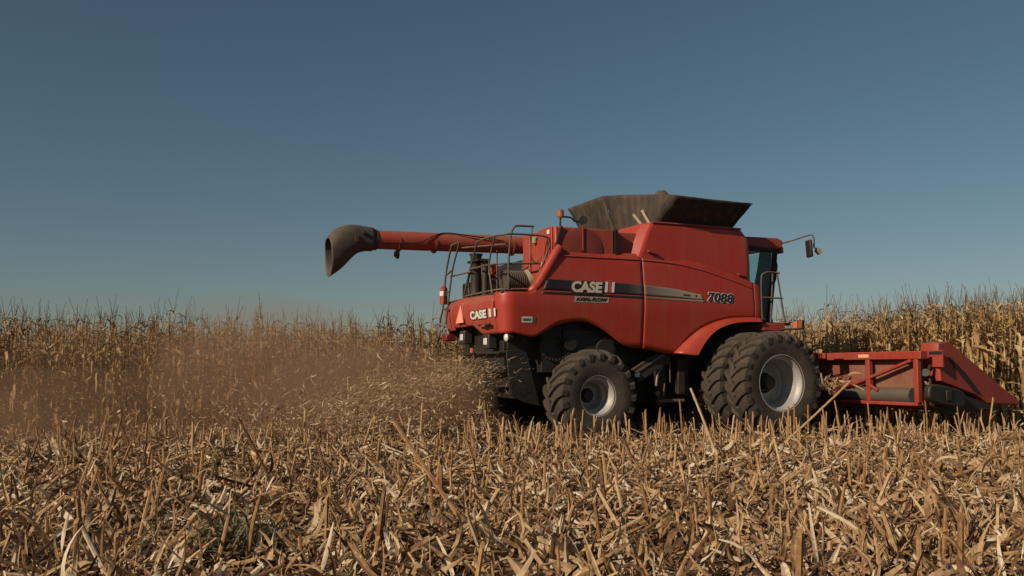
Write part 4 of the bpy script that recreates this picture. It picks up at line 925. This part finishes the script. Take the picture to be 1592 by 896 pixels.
# weeds
def weed(c, n, size, material, label, name='weed'):
    P = np.tile(np.array([0, 0, .02]), (n, 1)) + np.concatenate([rng.normal(0, size * .35, (n, 2)), rng.random((n, 1)) * size * .5], 1)
    V, F, I = ribbons(P, c2(rng.uniform(0, 6.28, n), rng.uniform(.1, 1.2, n)), unit(n), rng.uniform(.3, .7, n) * size, rng.uniform(.03, .07, n) * size * (2.2 if material is WEED else .8), rng.normal(0, .9, n), rng.normal(0, .8, n), 3, .4)
    o = link(name, mk_mesh(name, V, F, material, np.clip(rng.normal(.5, .25, n), 0, 1)[I], 60)); o.location = c; tag(o, label, 'weed')
weed(at(1482, 712), 90, .20, WEED, 'small dark green weed growing in the stubble below the corn head')
weed(at(1550, 792), 60, .14, WEED, 'low green weed half hidden in litter at the right of the foreground')
weed(at(372, 872), 420, .36, DEADWEED, 'grey green matted weed clump at the bottom left of the foreground')
weed(at(1105, 800), 50, .13, WEED, 'tiny green weed between stubs in the centre right foreground')

# ------------------------------------------------------------------ chaff thrown out behind the machine
CA = Acc()
def fly(n, X, Y, Z, d, dsd, Lr, Wr, tint, seg=2):
    k = len(X); P = m2w(np.stack([X, Y, np.maximum(Z, .05)], 1)); D = np.array(d) + rng.normal(0, dsd, (k, 3)); D = m2w(D) - m2w(np.zeros(3))
    V, F, I = ribbons(P, D, unit(k), np.exp(rng.normal(np.log(np.mean(Lr)) - .1, .5, k)), np.exp(rng.normal(np.log(np.mean(Wr)) - .1, .5, k)), rng.normal(0, 1.0 if seg < 5 else 2.6, k), rng.normal(0, 1., k), seg, 0); CA.add(V, F, np.clip(rng.normal(tint, .2, k), .02, .98)[I])
n = 15000; t = rng.random(n) ** .8                                       # fan straight out of the spreader
fly(n, -1.5 - 3.0 * t + rng.normal(0, .25, n), rng.normal(0, .55, n) * (1 + 1.3 * t) - .2, 1.25 - .9 * t ** 1.3 + rng.normal(0, .16, n) + rng.random(n) * .35 * t, (-1, 0, -.35), .45, (.03, .13), (.003, .009), .66)
n = 11000; t = rng.gamma(2.0, 1.7, n)                                    # bits drifting behind it
fly(n, -2.0 - t, rng.normal(.1, 1.0, n) * (1 + .10 * t), np.abs(rng.normal(0, .42, n)) + rng.random(n) * .35, (0, 0, 0), 1., (.02, .09), (.004, .012), .55)
n = 900; t = rng.random(n)
fly(n, -1.9 - 2.4 * t, rng.normal(-.5, .8, n), np.abs(rng.normal(0, .38, n)) + .15, (0, 0, 0), 1., (.06, .17), (.006, .020), .90, 5)
n = 1500; t = rng.gamma(1.6, 1.3, n)                                      # pale husk pieces
fly(n, -2.2 - t, rng.normal(-.3, 1.0, n) * (1 + .10 * t), np.abs(rng.normal(0, .5, n)) + .05, (0, 0, 0), 1., (.05, .16), (.008, .022), .82, 5)
n = 160; fly(n, -3 - rng.random(n) * 7, rng.normal(.0, 1.0, n), rng.random(n) * 1.7, (0, 0, 0), 1., (.03, .08), (.006, .014), .6)
for _ in range(46):                                                       # tufts of husk still hanging together
    k = int(rng.integers(6, 15)); c = np.array([-2.0 - rng.gamma(1.8, 1.0), rng.normal(-.5, .8), abs(rng.normal(.1, .38)) + .1]); dv = unit(1)[0]
    P = m2w(np.tile(c, (k, 1)) + rng.normal(0, .03, (k, 3))); V, F, I = ribbons(P, unit(k) + dv * .7, unit(k), rng.uniform(.07, .24, k), rng.uniform(.008, .026, k), rng.normal(0, 1.6, k), rng.normal(0, 1.4, k), 5, .4); CA.add(V, F, np.clip(rng.normal(.85, .15, k), 0, 1)[I])
V, F, T = CA.arrays(); me = mk_mesh('flying_chaff', V, F, LITTER, T); me.shade_smooth()
tag(link('flying_chaff', me), 'chopped straw and husk pieces flying out behind the combine', 'chaff', kind='stuff')

# ------------------------------------------------------------------ dust: even, thin clouds with soft rounded bodies
def dust_mat(name, d):
    m = bpy.data.materials.new(name); m.use_nodes = True; t = m.node_tree; t.nodes.clear(); o = t.nodes.new('ShaderNodeOutputMaterial'); v = t.nodes.new('ShaderNodeVolumePrincipled')
    v.inputs['Color'].default_value = (.72, .475, .305, 1); v.inputs['Density'].default_value = d; v.inputs['Anisotropy'].default_value = .2; t.links.new(v.outputs[0], o.inputs['Volume']); return m
def dust(c, r, d, seed):
    bm = bmesh.new(); bmesh.ops.create_icosphere(bm, subdivisions=4, radius=1.); q = np.random.default_rng(seed); K = q.normal(size=(7, 3)) * 2.2; ph = q.uniform(0, 6.28, 7)
    for v in bm.verts:
        co = np.array(v.co); f = 1 + .07 * np.sum(np.sin(K @ co + ph)); p = co * f * np.array(r); p[2] = max(p[2], -c[2] + .03); v.co = p
    me = bpy.data.meshes.new('dust_cloud'); bm.to_mesh(me); bm.free(); me.materials.append(dust_mat('dust', d)); me.shade_smooth()
    o = link('dust_cloud', me); o.location = m2w(np.array(c, float)); o.rotation_euler = (0, 0, TH); return o
DL = 'brown dust cloud hanging behind the combine'
for i, (c, r, d) in enumerate([((-2.35, -.25, .62), (1.0, .95, .62), .75), ((-3.4, .2, .7), (2.0, 1.3, .85), .22), ((-4.7, .8, .9), (2.6, 1.7, 1.25), .13), ((-7.0, 1.2, .7), (3.4, 1.9, 1.2), .055), ((-9.6, 1.4, .5), (3.8, 1.9, .9), .075), ((-4.6, 2.4, 1.3), (2.6, 1.6, 1.4), .09), ((-12.0, 1.2, .4), (3.8, 1.8, .75), .075)]):
    tag(dust(c, r, d, i), ['dense burst of dust and chaff under the rear hood', 'low thick dust cloud just behind that dense burst', 'brown dust cloud rising behind the rear hood', 'wide dust cloud in front of the middle of the rows', 'thin dust cloud in front of the left rows', 'high faint dust cloud drifting over the corn tops behind the hood', 'faint low dust cloud at the left end of the rows'][i], 'dust', 'dust behind the combine', 'stuff')
